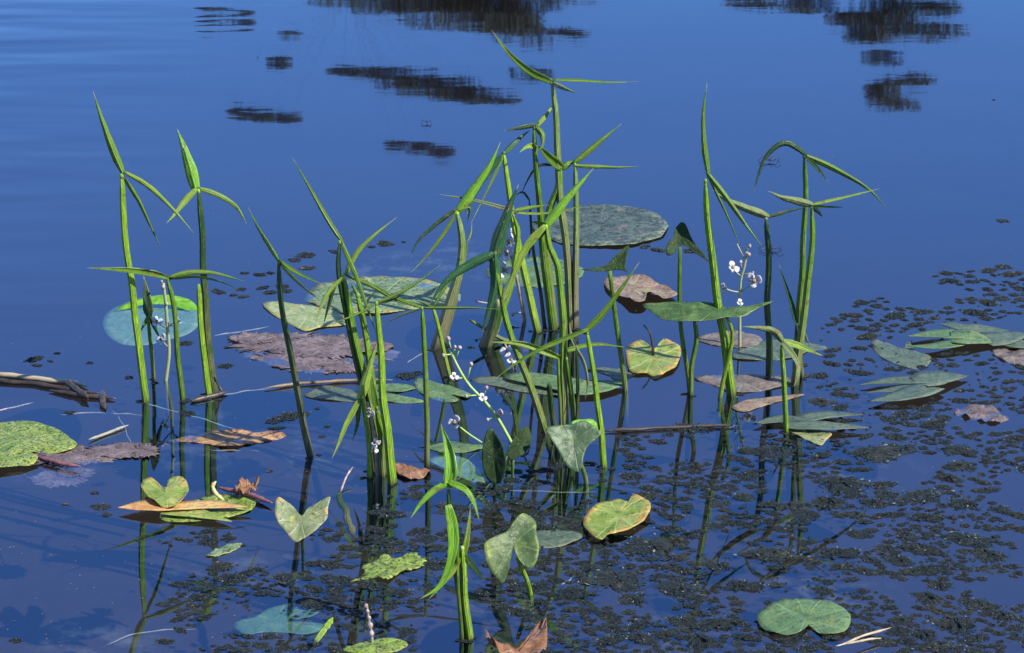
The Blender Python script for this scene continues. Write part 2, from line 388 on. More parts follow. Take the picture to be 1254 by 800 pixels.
# ------------------------------------------------------------------ the setting
def grid(x0, x1, y0, y1, nx, ny, fz):
    mb = MB()
    vs = [Vector((x0 + (x1 - x0) * i / nx, y0 + (y1 - y0) * j / ny, 0)) for j in range(ny + 1) for i in range(nx + 1)]
    for v in vs: v.z = fz(v.x, v.y)
    mb.add(vs, [(j * (nx + 1) + i, j * (nx + 1) + i + 1, (j + 1) * (nx + 1) + i + 1, (j + 1) * (nx + 1) + i) for j in range(ny) for i in range(nx)])
    return mb
def bed(x, y):
    e = min(y + 6, 62 - y, 70 - abs(x)) + 1.5 * noise.noise(Vector((x * .12, y * .12, 3)))
    t = max(0, min(1, (e + 1) / 4)); t = t * t * (3 - 2 * t)
    return .45 * (1 - t) - .7 * t + .04 * noise.noise(Vector((x, y, 1))) + (max(0, y - 66) * .03 if y > 66 else 0) * .4
g1 = grid(-420, 420, -240, 760, 210, 250, bed)
tag(g1.build('ground', M['soil']), kind='structure')
def bedm(x, y): return bed(x, y) + .02 if bed(x, y) < -.3 else -.9
tag(grid(-40, 40, -4, 56, 60, 50, lambda x, y: -.34 + .03 * noise.noise(Vector((x * .8, y * .8, 2)))).build('pond_bed', M['mud']), kind='structure')
wb = MB()
X, Y0_, Y1_, ZB = 75, -7.5, 64, -1.4
wb.add([(-X, Y0_, 0), (X, Y0_, 0), (X, Y1_, 0), (-X, Y1_, 0), (-X, Y0_, ZB), (X, Y0_, ZB), (X, Y1_, ZB), (-X, Y1_, ZB)],
       [(0, 1, 2, 3), (7, 6, 5, 4), (0, 4, 5, 1), (1, 5, 6, 2), (2, 6, 7, 3), (3, 7, 4, 0)])
tag(wb.build('water', M['water'], smooth=False), kind='structure')

# trees on the far bank: seen only mirrored in the water
TY = 67.0
def mirror(x, y, Y=TY):
    W = ground(x, y); d = ray(x, y); d = Vector((d.x, d.y, -d.z)); return W + d * ((Y - W.y) / d.y)
def far_tree(name, label, trunk_px, boughs, seed):
    r = random.Random(seed)
    base = mirror(trunk_px, 0); base.z = .4; base.y = TY
    root = tag(empty(name, base), label, 'tree', 'trees on the far bank')
    tk = MB(); cr = MB()
    top = None
    cs = []
    for (x, y, a, h, dep) in boughs:
        c = mirror(x, y, TY + dep); k = (c - ground(x, y)).length * PX + 0.0
        k = ((c - CAM).length) * PX
        cs.append((c, a * k / 2, h * k / 2 * 1.0))
    H = mirror(trunk_px, -22).z / .92
    tk_pts = [base + Vector((0, 0, -.5)), base + Vector((.2, 0, H * .35)), base + Vector((-.1, .1, H * .65)), base + Vector((.15, 0, H * .92))]
    pts = catmull(tk_pts, 14)
    tube(tk, pts, lambda t: .28 * (1 - t) ** .8 + .03, 8)
    # lower crown below the part that the frame reflects
    low = [(base + Vector((r.uniform(-3, 3), r.uniform(-1.5, 1.5), H * r.uniform(.3, .72))), r.uniform(1.3, 2.2), r.uniform(1.0, 1.8)) for _ in range(12)]
    for (c, a, h) in cs + low:
        q = min(pts, key=lambda p: (p - c).length + abs(p.z - (c.z - abs(p.x - c.x) * .6)) * .5)
        mid = q.lerp(c, .55) + Vector((0, 0, -.15))
        tube(tk, catmull([q, mid, c], 7), lambda t: .004 * (1 - t) + .001, 4)
        n = int(min(5200, 300 + a * max(h, .12) * 5200))
        for _ in range(n):
            u = Vector((r.gauss(0, 1), r.gauss(0, 1), r.gauss(0, 1))).normalized() * r.random() ** .45
            p = c + Vector((u.x * a, u.y * max(.5, min(a, 1.5)), u.z * h))
            if noise.noise(Vector((p.x * 1.1, p.y * 1.1, p.z * 3.2)) ) < -.34: continue
            s = r.uniform(.03, .07) * (1 if h < .5 else 1.5)
            d1 = Vector((r.gauss(0, 1), r.gauss(0, 1), r.gauss(0, .6))).normalized()
            d2 = d1.cross(Vector((r.gauss(0, 1), r.gauss(0, 1), r.gauss(0, 1)))).normalized()
            cr.add([p - d1 * s, p + d2 * s * .5, p + d1 * s, p - d2 * s * .5], [(0, 1, 2, 3)])
    tk.build('trunk', M['bark'], root); cr.build('crown', M['tree_leaf'], root, smooth=False)
far_tree('far_bank_tree', 'tall dark tree mirrored at the top centre of the water', 560,
    [(430, -8, 120, 22, 0), (480, 6, 110, 26, .5), (545, 16, 130, 34, 0), (610, 22, 120, 40, -.5), (650, 40, 120, 20, .3), (600, 0, 200, 40, 1), (700, 44, 50, 7, 0), (690, -12, 120, 22, .5), (620, 28, 90, 30, 0), (560, 4, 160, 30, 0)], 3)
far_tree('far_bank_tree', 'thin crowned tree whose long low boughs mirror as bars left of centre', 420,
    [(420, 87, 44, 9, 0), (448, 91, 60, 14, 0), (480, 97, 66, 19, .2), (515, 104, 70, 23, .2), (550, 110, 74, 26, .2), (585, 117, 70, 22, 0), (615, 122, 56, 14, 0), (650, 94, 60, 9, .6), (275, 31, 50, 17, -.3), (300, 34, 40, 12, 0), (352, 43, 40, 9, 0), (342, 74, 34, 7, 0), (302, 139, 36, 6, 0), (326, 142, 50, 9, .1), (354, 145, 36, 8, .1), (485, 180, 36, 5, 0), (512, 184, 44, 8, .2), (540, 190, 36, 5, .2), (258, 25, 26, 7, 0)], 5)
far_tree('far_bank_tree', 'loose crowned tree mirrored at the upper right of the water', 1085,
    [(920, 2, 80, 12, 0), (985, 4, 90, 16, .3), (1040, 22, 70, 26, 0), (1080, 30, 90, 40, .2), (1140, 38, 100, 14, 0), (1080, 72, 55, 10, 0), (1080, 112, 50, 26, .2), (1115, 100, 70, 18, 0), (1095, 128, 70, 14, .3), (1100, 5, 120, 30, .5), (1060, 45, 60, 12, 0), (1150, 8, 60, 20, 0)], 8)

# ------------------------------------------------------------------ arrowhead stalks
BASES = []
def blade(mb, P, wid, tw=0.0, fold=.35, base=.55, peak=.22, thick=.0009, flip=1):
    """one lobe: a folded, tapering blade of real thickness along the points P (root first)"""
    n = len(P); vs = []; uv = []
    us = (-1, -.55, 0, .55, 1)
    for i, p in enumerate(P):
        t = i / (n - 1)
        T = (P[min(n - 1, i + 1)] - P[max(0, i - 1)]).normalized()
        view = (p - CAM).normalized()
        S = T.cross(view)
        if S.length < .08: S = T.cross(Vector((0, 0, 1)))
        S.normalize(); Nn = S.cross(T).normalized()
        a = tw * (1 if t < .5 else 1 - .5 * (t - .5))
        S2 = S * math.cos(a) + Nn * math.sin(a); N2 = S2.cross(T).normalized()
        pr = (base + (1 - base) * math.sin(min(1, t / peak) * math.pi / 2)) if t < peak else (max(0, 1 - ((t - peak) / (1 - peak)) ** 1.45))
        hw = wid / 2 * max(pr, .02)
        for top in (1, -1):
            for u in us:
                off = flip * fold * hw * (abs(u) ** 1.3) + top * thick * (1.15 - .8 * abs(u)) * (.35 + .65 * pr)
                wob = 1 + .16 * noise.noise(p * 55 + Vector((u * 3, 0, 0)))
                vs.append(p + S2 * (u * hw * wob) + N2 * off); uv.append((u, t))
    fs = []
    for i in range(n - 1):
        a = i * 10; b = a + 10
        for k in range(4):
            fs.append((a + k, a + k + 1, b + k + 1, b + k)); fs.append((a + 5 + k + 1, a + 5 + k, b + 5 + k, b + 5 + k + 1))
        fs.append((a + 5, a, b, b + 5)); fs.append((a + 4, a + 9, b + 9, b + 4))
    fs.append((0, 5, 6, 7, 8, 9, 4, 3, 2, 1)); e = (n - 1) * 10
    fs.append((e, e + 1, e + 2, e + 3, e + 4, e + 9, e + 8, e + 7, e + 6, e + 5))
    mb.add(vs, fs, uv, uv)
def stalk(label, stem, sw, lobes, smat='stem', lmat='leaf', lean=0.0, group='arrowhead stalks standing in the water', name='arrowhead_stalk', cat='water plant', Y=None, dive=.16):
    """stem: pixel path from leaf joint to waterline; sw: (top, base) widths in pixels;
       lobes: (pixel path from the joint, width, depth change at the tip in metres, twist in degrees[, material])"""
    bx, by = stem[-1]
    B = ground(bx, by); Yb = B.y if Y is None else Y; BASES.append((bx, by, sw[1]))
    root = tag(empty(name, Vector((B.x, Yb, 0))), label, cat, group)
    k = mpp(B); n = len(stem)
    L = [0]
    for a, b in zip(stem, stem[1:]): L.append(L[-1] + math.dist(a, b))
    pts = [at_y(x, y, Yb + lean * (1 - L[i] / L[-1])) for i, (x, y) in enumerate(stem)]
    d = (pts[-1] - pts[-2]).normalized(); d.z = min(d.z, -.6); d.normalize()
    sm = catmull(pts, 22)
    wv = rnd.uniform(0, 90)
    sm = [p + Vector((noise.noise(Vector((p.z * 9, wv, 0))), noise.noise(Vector((p.z * 9, wv, 7))), 0)) * (.0045 * math.sin(math.pi * i / 21)) for i, p in enumerate(sm)]
    under = [sm[-1] + d * dive * f for f in (.3, .65, 1)]
    full = sm + under
    frac = 22 / 25
    mb = MB(); r0, r1 = sw[0] * k * .41, sw[1] * k * .40
    tube(mb, full, lambda t: (r0 + (r1 - r0) * min(1, t / frac) ** .8) * min(1, .5 + t * 9), 18, .20, ph=math.pi / 2 + rnd.uniform(-.35, .35))
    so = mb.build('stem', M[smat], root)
    groups = {}
    J = pts[0]
    for lb in lobes:
        path, wd, dy, tw = lb[:4]; mt = lb[4] if len(lb) > 4 else lmat
        Lp = [0]
        for a, b in zip(path, path[1:]): Lp.append(Lp[-1] + math.dist(a, b))
        q = [at_y(x, y, J.y + dy * (Lp[i] / Lp[-1]) ** 1.2 - .001) for i, (x, y) in enumerate(path)]
        groups.setdefault(mt, []).append((catmull(q, 17), wd * k * .80, R(tw)))
    first = True
    for mt, bl in groups.items():
        mb = MB(); vb = MB()
        for (q, wd, tw) in bl:
            blade(mb, q, wd, tw, fold=rnd.uniform(.45, .95), flip=rnd.choice((1, 1, -1)))
            tube(vb, [p + (CAM - p).normalized() * .0008 for p in q[:12]], lambda t: wd * .055 * (1 - .8 * t) + .0002, 5)
        if first: ellipsoid(mb, J, (r0 * .85, r0 * .85, r0 * 1.2), 8, 6)
        lf = mb.build('leaf', M[mt], root); vb.build('midrib', M['leaf_pale' if mt in ('leaf_pale', 'leaf') else mt], lf)
        first = False
    return root

S = stalk
S('tallest stalk of the left pair, leaf with one long upright blade and two drooping lobes', [(149, 216), (151, 265), (155, 310), (163, 370), (172, 440), (178, 492)], (8, 11),
  [([(151, 214), (137, 182), (125, 148), (114, 112)], 12, .04, 10), ([(152, 211), (180, 228), (208, 253), (237, 285)], 8, -.07, -25, 'leaf_pale'), ([(151, 216), (170, 245), (186, 280), (197, 304)], 7, .05, 15)], 'stem_bright')
S('right stalk of the left pair with a broad three pointed leaf', [(243, 234), (247, 290), (249, 335), (253, 400), (258, 450), (263, 484)], (7, 12),
  [([(240, 234), (230, 198), (224, 178), (217, 158)], 19, .05, 8, 'leaf_bright'), ([(241, 231), (225, 248), (213, 264), (203, 274)], 10, -.06, 0, 'leaf_pale'), ([(243, 230), (265, 237), (290, 253), (303, 277)], 9, .03, 25, 'leaf_pale')], 'stem_dark')
S('cut off leafless bright green stub beside the right stalk of the left pair', [(243, 348), (246, 400), (251, 450), (256, 487)], (7, 10), [], 'stem_bright')
S('short stalk carrying a level straplike leaf across the left pair', [(205, 342), (212, 372), (216, 420), (224, 491)], (6, 8),
  [([(206, 340), (185, 334), (150, 330), (105, 328)], 10, -.06, 10), ([(206, 340), (230, 333), (262, 334), (300, 345)], 9, .05, 20), ([(207, 341), (240, 338), (272, 345), (296, 357)], 5, -.05, 40, 'leaf_dark')])
S('short stalk with a folded young leaf, between the left pair', [(181, 392), (185, 430), (188, 466)], (5, 6),
  [([(183, 388), (181, 370), (176, 338)], 15, .03, 10, 'leaf_dark'), ([(183, 386), (176, 398), (172, 407)], 7, -.02, 10), ([(184, 388), (190, 402), (196, 415)], 8, .01, 5, 'leaf_dark')])
S('lone dark stalk left of the middle clump with narrow lobes', [(341, 322), (344, 370), (357, 440), (369, 510), (380, 558)], (6, 10),
  [([(341, 320), (328, 300), (315, 278), (304, 254)], 7, .05, 20), ([(341, 319), (365, 335), (398, 350)], 6, -.04, 20), ([(341, 320), (367, 347), (393, 369)], 6, .03, 25, 'leaf_dark')], 'stem_dark', 'leaf')
# clump around x=450
S('dark thin stalk whose leaf blade rises highest in the middle left clump', [(416, 297), (414, 320), (416, 345), (432, 420), (447, 500), (456, 578)], (6, 9),
  [([(420, 298), (404, 275), (382, 236), (358, 193)], 8, .07, 20), ([(419, 296), (436, 335), (448, 370), (461, 410)], 9, -.05, 30)], 'stem_dark', 'leaf')
S('stalk with a pale four armed leaf in the middle left clump', [(421, 340), (430, 390), (445, 452), (460, 515), (470, 578)], (8, 12),
  [([(421, 340), (436, 311), (455, 291), (486, 266)], 8, .03, 5), ([(421, 338), (400, 362), (390, 385), (385, 402)], 6, -.05, 10), ([(425, 337), (455, 350), (487, 369), (512, 376)], 6, -.02, 20, 'leaf'), ([(412, 345), (406, 365), (396, 398)], 7, .02, 25, 'leaf')], 'stem', 'leaf_pale')
S('plain green stalk behind the four armed leaf', [(438, 362), (449, 425), (459, 500), (466, 572)], (8, 11), [([(438, 362), (433, 352), (429, 345)], 6, .03, 0)], 'stem')
S('broad bright stalk at the right of the middle left clump', [(461, 372), (465, 430), (471, 500), (480, 592)], (7, 14),
  [([(461, 371), (490, 358), (515, 343), (540, 324)], 6, .05, 15), ([(461, 372), (440, 384), (420, 392), (402, 399)], 4, -.04, 20), ([(463, 372), (480, 368), (497, 358)], 4, .05, 20, 'leaf_dark')], 'stem_bright')
S('low stalk with a folded pale leaf hanging in front of the middle left clump', [(444, 487), (450, 530), (453, 586)], (5, 8),
  [([(440, 492), (448, 465), (455, 440), (463, 417)], 15, .03, 5), ([(440, 490), (424, 520), (414, 545), (406, 563)], 9, -.04, 0), ([(440, 492), (438, 520), (431, 541)], 8, .02, 15, 'leaf')], 'stem_bright', 'leaf_pale')
S('dark wide folded blade low at the back of the middle left clump', [(462, 500), (466, 545), (469, 584)], (7, 9), [([(462, 503), (458, 480), (453, 452)], 10, .02, 10), ([(462, 503), (470, 530), (474, 560)], 8, -.01, 20)], 'stem', 'leaf')
S('slim stalk with a long level leaf between the two middle clumps', [(517, 378), (520, 430), (522, 500), (523, 570)], (6, 8),
  [([(517, 377), (490, 368), (464, 353), (440, 340)], 6, .05, 15), ([(517, 377), (550, 377), (580, 377), (612, 379)], 5, -.03, 10), ([(517, 378), (490, 387), (466, 399)], 4, -.04, 20, 'leaf_dark')], 'stem')
S('thin leaning stalk just right of the slim level leafed one', [(530, 377), (539, 410), (551, 463)], (5, 6), [([(530, 377), (545, 352), (566, 330), (586, 318)], 5, .05, 10), ([(530, 377), (520, 372), (508, 368)], 4, .02, 10)], 'stem_bright')
# main clump, x 500..790
S('worn pale stalk at the left of the main clump, long leaf slanting right', [(560, 262), (565, 295), (562, 325), (555, 355), (545, 390), (534, 425)], (7, 18),
  [([(558, 262), (575, 238), (598, 205), (613, 174)], 15, .05, 12, 'leaf_bright'), ([(560, 256), (535, 275), (512, 296), (501, 319)], 7, -.05, 20, 'leaf_dark'), ([(560, 258), (545, 285), (522, 315), (500, 337)], 6, -.02, 20, 'leaf_pale'), ([(561, 258), (575, 255), (572, 275)], 5, .03, 10)], 'stem_brown')
S('stalk topped by a dark twisted leaf just left of the tallest stalk', [(654, 157), (656, 200), (661, 245), (665, 300), (670, 350), (677, 404)], (6, 11),
  [([(656, 154), (645, 156), (632, 158), (617, 160)], 8, -.03, 20, 'leaf_dark'), ([(656, 155), (666, 143), (674, 133), (683, 123)], 8, .05, 20, 'leaf_pale'), ([(656, 155), (664, 165), (664, 180), (657, 184)], 9, -.03, 10, 'leaf')], 'stem', 'leaf')
S('bright stalk under a blue green blade at the back of the main clump', [(617, 188), (620, 215), (626, 250), (634, 300), (645, 350), (658, 406)], (6, 12),
  [([(617, 188), (630, 175), (640, 166), (650, 159)], 9, .05, 15, 'leaf_blue'), ([(617, 188), (600, 210), (585, 232), (570, 266)], 10, -.06, 10, 'leaf_blue'), ([(617, 190), (600, 226), (575, 277)], 4, -.02, 20, 'leaf_pale')], 'stem_bright')
S('tallest stalk of all with a swept leaf near the top edge', [(676, 102), (680, 140), (682, 190), (686, 245), (692, 290), (697, 360), (699, 402)], (7, 13),
  [([(678, 101), (650, 88), (624, 66), (602, 37)], 11, .06, 12), ([(676, 98), (710, 99), (745, 101), (782, 100)], 5, -.03, 15), ([(676, 100), (690, 107), (706, 114)], 8, -.06, 30, 'leaf_worn')], 'stem_brown')
S('stalk bending under a broad cupped leaf in the main clump', [(686, 204), (684, 228), (672, 258), (669, 300), (674, 350), (680, 402)], (9, 10),
  [([(688, 206), (674, 194), (664, 184), (655, 177)], 15, -.03, 0, 'leaf'), ([(656, 178), (645, 180), (636, 187)], 8, -.05, 5), ([(684, 204), (660, 204), (646, 222), (638, 240)], 5, .04, 35, 'leaf_dark'), ([(688, 206), (696, 200), (708, 197)], 12, .02, 10, 'leaf')], 'stem', 'leaf_pale')
S('right hand stalk of the main clump with two long arms to the right', [(704, 202), (706, 260), (705, 330), (704, 402)], (6, 11),
  [([(702, 200), (716, 188), (738, 170), (761, 152)], 10, .05, 15, 'leaf'), ([(702, 203), (725, 204), (755, 205), (783, 204)], 6, -.04, 10, 'leaf_pale')], 'stem_brown')
S('stalk with a narrow level leaf crossing the main clump', [(629, 264), (635, 285), (632, 318), (624, 355), (612, 388), (604, 416)], (6, 9),
  [([(632, 259), (600, 250), (570, 243), (537, 238)], 6, -.02, 15, 'leaf_worn'), ([(630, 258), (650, 254), (672, 251)], 7, .04, 10, 'leaf'), ([(630, 261), (665, 262), (695, 257), (723, 248)], 4, -.06, 20, 'leaf_pale')], 'stem_bright')
S('long leaning stalk under a large blue green arrow leaf', [(605, 318), (611, 350), (619, 390), (635, 437), (653, 482), (668, 530)], (7, 11),
  [([(602, 322), (611, 290), (622, 258), (635, 226)], 22, .02, 12), ([(606, 310), (572, 326), (545, 346), (525, 374)], 15, -.05, 0), ([(606, 308), (607, 345), (599, 380), (589, 411)], 17, -.02, 5)], 'stem', 'leaf_blue')
S('dark thick rotting stalk base at the back left of the main clump', [(610, 372), (604, 395), (594, 424)], (13, 19), [([(610, 374), (622, 350), (634, 325)], 12, .03, 10, 'leaf_worn')], 'stem_dark', 'leaf_worn')
S('thick front stalk of the main clump with a broad blade rising right', [(669, 278), (673, 303), (683, 326), (687, 372), (689, 430), (691, 526)], (7, 14),
  [([(664, 282), (685, 254), (704, 232), (727, 206)], 15, .05, 8, 'leaf_bright'), ([(668, 276), (645, 302), (630, 335), (615, 372)], 12, -.03, 10, 'leaf_pale'), ([(670, 281), (652, 298), (647, 317)], 9, .03, 15, 'leaf_dark'), ([(672, 277), (660, 273), (650, 272)], 7, .03, 10)], 'stem')
S('short stalk with a bowed level leaf low in the main clump', [(683, 436), (686, 480), (688, 527)], (5, 9),
  [([(684, 437), (660, 427), (635, 420), (600, 419)], 11, -.04, 15, 'leaf_pale'), ([(684, 436), (700, 428), (730, 422), (764, 425)], 8, .03, 12, 'leaf')], 'stem')
S('slim stalk right of the thick front one, leaf pointing up right', [(719, 408), (728, 470), (734, 520), (739, 572)], (6, 10),
  [([(714, 409), (738, 385), (760, 355), (783, 321)], 10, .04, 8), ([(720, 403), (690, 415), (660, 428), (630, 446), (604, 466)], 8, -.06, 15)], 'stem_bright', 'leaf')
S('green side stalk pressed against the thick front stalk', [(694, 440), (700, 485), (704, 528)], (6, 8), [([(694, 441), (692, 420), (693, 400)], 6, .01, 20)], 'stem')
# right clumps
S('bare green stalk bending up below the broad dark level leaf', [(850, 392), (853, 418), (848, 450), (846, 484)], (6, 7), [([(850, 393), (862, 384), (876, 380)], 8, .03, 60, 'leaf_blue')], 'stem')
S('tall right stalk with one blade straight up and long drooping lobes', [(864, 222), (867, 270), (874, 330), (884, 395), (892, 455), (896, 484)], (7, 14),
  [([(868, 218), (862, 180), (861, 140), (866, 101)], 9, .04, 10), ([(866, 211), (890, 242), (914, 276), (934, 303)], 9, -.06, 12), ([(867, 215), (888, 258), (911, 312)], 4, .03, 20)], 'stem_bright', 'leaf')
S('stalk right of the tall right one with a striped folded leaf', [(938, 267), (941, 320), (941, 380), (942, 462)], (7, 10),
  [([(942, 266), (915, 256), (892, 246), (872, 233)], 13, -.05, 5, 'leaf_worn'), ([(937, 266), (962, 259), (990, 253)], 6, .04, 20, 'leaf_dark')], 'stem_dark')
S('far right tall stalk with an arching hooked leaf on top', [(985, 192), (987, 240), (984, 300), (980, 370), (975, 448)], (6, 10),
  [([(988, 191), (962, 176), (940, 190), (930, 212), (922, 238)], 9, -.05, 15, 'leaf_dark'), ([(984, 189), (1020, 205), (1062, 230), (1086, 256)], 9, .04, 15, 'leaf'), ([(986, 192), (1000, 206), (1014, 223)], 7, -.05, 20, 'leaf_dark')], 'stem')
S('far right stalk with a level striped leaf crossing the hooked one', [(994, 254), (994, 300), (986, 370), (979, 420), (973, 472)], (6, 12),
  [([(998, 252), (975, 246), (958, 242), (940, 234)], 12, -.05, 0, 'leaf_worn'), ([(994, 251), (1030, 243), (1078, 231)], 5, .02, 15, 'leaf_pale'), ([(995, 253), (1015, 254), (1036, 254)], 4, -.06, 20), ([(995, 253), (1003, 260), (1008, 267)], 8, .03, 10, 'leaf_dark')], 'stem')
S('narrow bladed young leaf at the foot of the far right pair', [(976, 398), (979, 430), (982, 462)], (6, 7), [([(977, 400), (970, 372), (962, 348), (953, 322)], 8, .03, 10), ([(977, 396), (985, 408), (992, 425)], 6, -.02, 20)], 'stem_dark', 'leaf_blue')
S('short front right stalk with a pale drooping leaf', [(957, 425), (960, 470), (963, 530)], (6, 8),
  [([(960, 421), (948, 406), (930, 402), (909, 400)], 11, -.05, 0), ([(956, 417), (978, 424), (1008, 436)], 11, .02, 10, 'leaf_pale'), ([(957, 418), (974, 440), (978, 458), (972, 473)], 9, -.06, 10)], 'stem_bright', 'leaf_worn')
# foreground
S('foreground stalk with a bright green wishbone shaped leaf', [(549, 597), (551, 630), (558, 690), (564, 740), (568, 782)], (6, 7),
  [([(549, 597), (553, 575), (549, 548), (540, 519)], 20, .05, 6), ([(550, 590), (530, 602), (515, 617), (502, 636)], 11, -.04, 0), ([(549, 590), (570, 600), (580, 615), (587, 638)], 10, -.03, 5)], 'stem_dark', 'leaf_bright')
S('low foreground stalk with a pale tipped blade bent down to the left', [(557, 640), (561, 690), (563, 735), (566, 784)], (5, 7),
  [([(549, 618), (555, 655), (551, 690), (538, 718), (512, 735)], 18, -.03, 5)], 'stem', 'leaf_bright')
S('brightest foreground stalk with narrow crossing blades', [(566, 672), (569, 720), (572, 750), (575, 783)], (8, 12),
  [([(568, 682), (573, 655), (576, 622)], 9, .02, 10), ([(568, 678), (555, 700), (540, 718), (524, 735)], 9, -.03, 12), ([(568, 680), (580, 695), (593, 712)], 11, .04, 20, 'leaf_dark')], 'stem_bright', 'leaf_pale')

# withered stuff tangled into the clumps
G2 = 'withered stalks among the green ones'
S('dry white edged sheath beside the worn pale stalk', [(572, 296), (566, 335), (556, 380), (544, 420)], (3, 6), [([(572, 296), (576, 285), (578, 270)], 4, .02, 20)], 'stem_brown', 'leaf_worn', group=G2, name='withered_stalk')
S('thin black stalk at the back of the main clump', [(648, 245), (653, 300), (660, 350), (667, 402)], (3, 6), [([(648, 245), (640, 236), (630, 240)], 4, .02, 20)], 'stem_dark', 'leaf_dark', group=G2, name='withered_stalk')
S('broken brown stalk leaning across the foot of the main clump', [(575, 392), (592, 402), (612, 414), (628, 420)], (4, 6), [], 'stem_brown', group=G2, name='withered_stalk')
S('thin dark stalk curving up behind the broad bright stalk', [(446, 380), (449, 430), (455, 500), (462, 570)], (4, 7), [([(446, 380), (452, 365), (466, 352)], 4, .02, 20)], 'stem_dark', 'leaf_dark', group=G2, name='withered_stalk')
S('limp withered blade hanging at the right of the thick front stalk', [(706, 425), (707, 470), (706, 530)], (4, 6), [([(706, 426), (716, 445), (720, 470), (716, 492)], 6, -.02, 20), ([(706, 426), (700, 412), (697, 395)], 5, .02, 10)], 'stem_dark', 'leaf_worn', group=G2, name='withered_stalk')
S('short dark rotten stub left of the thick front stalk', [(672, 470), (676, 500), (680, 530)], (7, 9), [], 'stem_dark', group=G2, name='withered_stalk')
# ------------------------------------------------------------------ leaf sheets (floating pads, upright leaves)
def sheet(mb, outline, centre, P=None, Nv=None, n=56, rings=6, thick=.0009, wob=.0025, curl=0.0, cup=0.0, fold=None, seed=0, z=.004, lift=None, ragged=0.0):
    """leaf blade from its outline: real thickness, uneven surface, optional curled rim, cup and fold"""
    if P is None: P = Vector((0, 0, z)); Nv = Vector((0, 0, 1))
    cl = closed([(x, y, 0) for x, y in outline], n)
    Cw = on_plane(centre[0], centre[1], P, Nv)
    bw = [on_plane(v.x, v.y, P, Nv) for v in cl]
    if ragged:
        bw = [Cw + (b - Cw) * (1 + ragged * noise.noise(Vector((i * .9, seed * 3.1, 0))) + ragged * .6 * noise.noise(Vector((i * 2.1, seed * 1.7, 4)))) for i, b in enumerate(bw)]
    rad = max((b - Cw).length for b in bw)
    top = []; uv = []; uv2 = []
    def disp(p, r, i):
        d = wob * noise.noise((p - Cw) * (2.2 / rad) + Vector((seed, seed * 2, 0))) * (.3 + r)
        d += .4 * wob * noise.noise((p - Cw) * (7 / rad) + Vector((seed, 1, 3)))
        d += cup * r * r + curl * max(0, r - .72) ** 2 * 13 * (.4 + .9 * noise.noise(Vector((math.cos(6.283 * i / n) * 1.3, math.sin(6.283 * i / n) * 1.3, seed))))
        if fold:
            a, b, amt = fold
            A = on_plane(a[0], a[1], P, Nv); Bv = on_plane(b[0], b[1], P, Nv)
            ax = (Bv - A).normalized(); q = p - A; perp = q - ax * q.dot(ax)
            d += amt * perp.length
        if lift: d += lift(p, r, i)
        return d
    top.append(Cw + Nv * disp(Cw, 0, 0)); uv.append((0, 0)); uv2.append((0, 0))
    for k in range(1, rings + 1):
        r = (k / rings) ** .8
        for i in range(n):
            p = Cw.lerp(bw[i], r)
            top.append(p + Nv * disp(p, r, i)); q = (p - Cw) / rad
            uv.append((q.x, q.y)); uv2.append((r, i / n))
    fs = [(0, 1 + i, 1 + (i + 1) % n) for i in range(n)]
    for k in range(rings - 1):
        a = 1 + k * n; b = a + n
        fs += [(a + i, b + i, b + (i + 1) % n, a + (i + 1) % n) for i in range(n)]
    m = len(top)
    bot = [v - Nv * thick for v in top]
    fb = [tuple(reversed([i + m for i in f])) for f in fs]
    a = 1 + (rings - 1) * n
    side = [(a + i, a + i + m, a + (i + 1) % n + m, a + (i + 1) % n) for i in range(n)]
    # winding: outlines are drawn clockwise or not; make the top face the normal
    mb.add(top + bot, fs + fb + side, uv + uv, uv2 + uv2)
    return Cw
def fixn(o):
    import bmesh
    b = bmesh.new(); b.from_mesh(o.data); bmesh.ops.recalc_face_normals(b, faces=b.faces); b.to_mesh(o.data); b.free()
def ell(cx, cy, rx, ry, n=18, notch=None, rot=0):
    out = []
    for i in range(n):
        a = 2 * math.pi * i / n
        r = 1
        if notch is not None:
            d = abs((a - notch + math.pi) % (2 * math.pi) - math.pi)
            if d < .2: r = .35
        x, y = rx * r * math.cos(a), ry * r * math.sin(a)
        out.append((cx + x * math.cos(rot) - y * math.sin(rot), cy + x * math.sin(rot) + y * math.cos(rot)))
    return out
PADS = []            # (x, y, rx, ry) kept free of weed
pn = [0]
def pad(name, label, cat, outline, centre, mt, group='floating leaves', z=.0016, **kw):
    pn[0] += 1
    mb = MB(); kw.setdefault('seed', pn[0] * 1.37)
    c = sheet(mb, outline, centre, z=z, **kw)
    o = mb.build(name, M[mt], None, org=Vector((c.x, c.y, 0))); fixn(o)
    tag(o, label, cat, group)
    xs = [p[0] for p in outline]; ys = [p[1] for p in outline]
    PADS.append(((min(xs) + max(xs)) / 2, (min(ys) + max(ys)) / 2, (max(xs) - min(xs)) / 2, (max(ys) - min(ys)) / 2))
    return o
F = 'floating leaves'
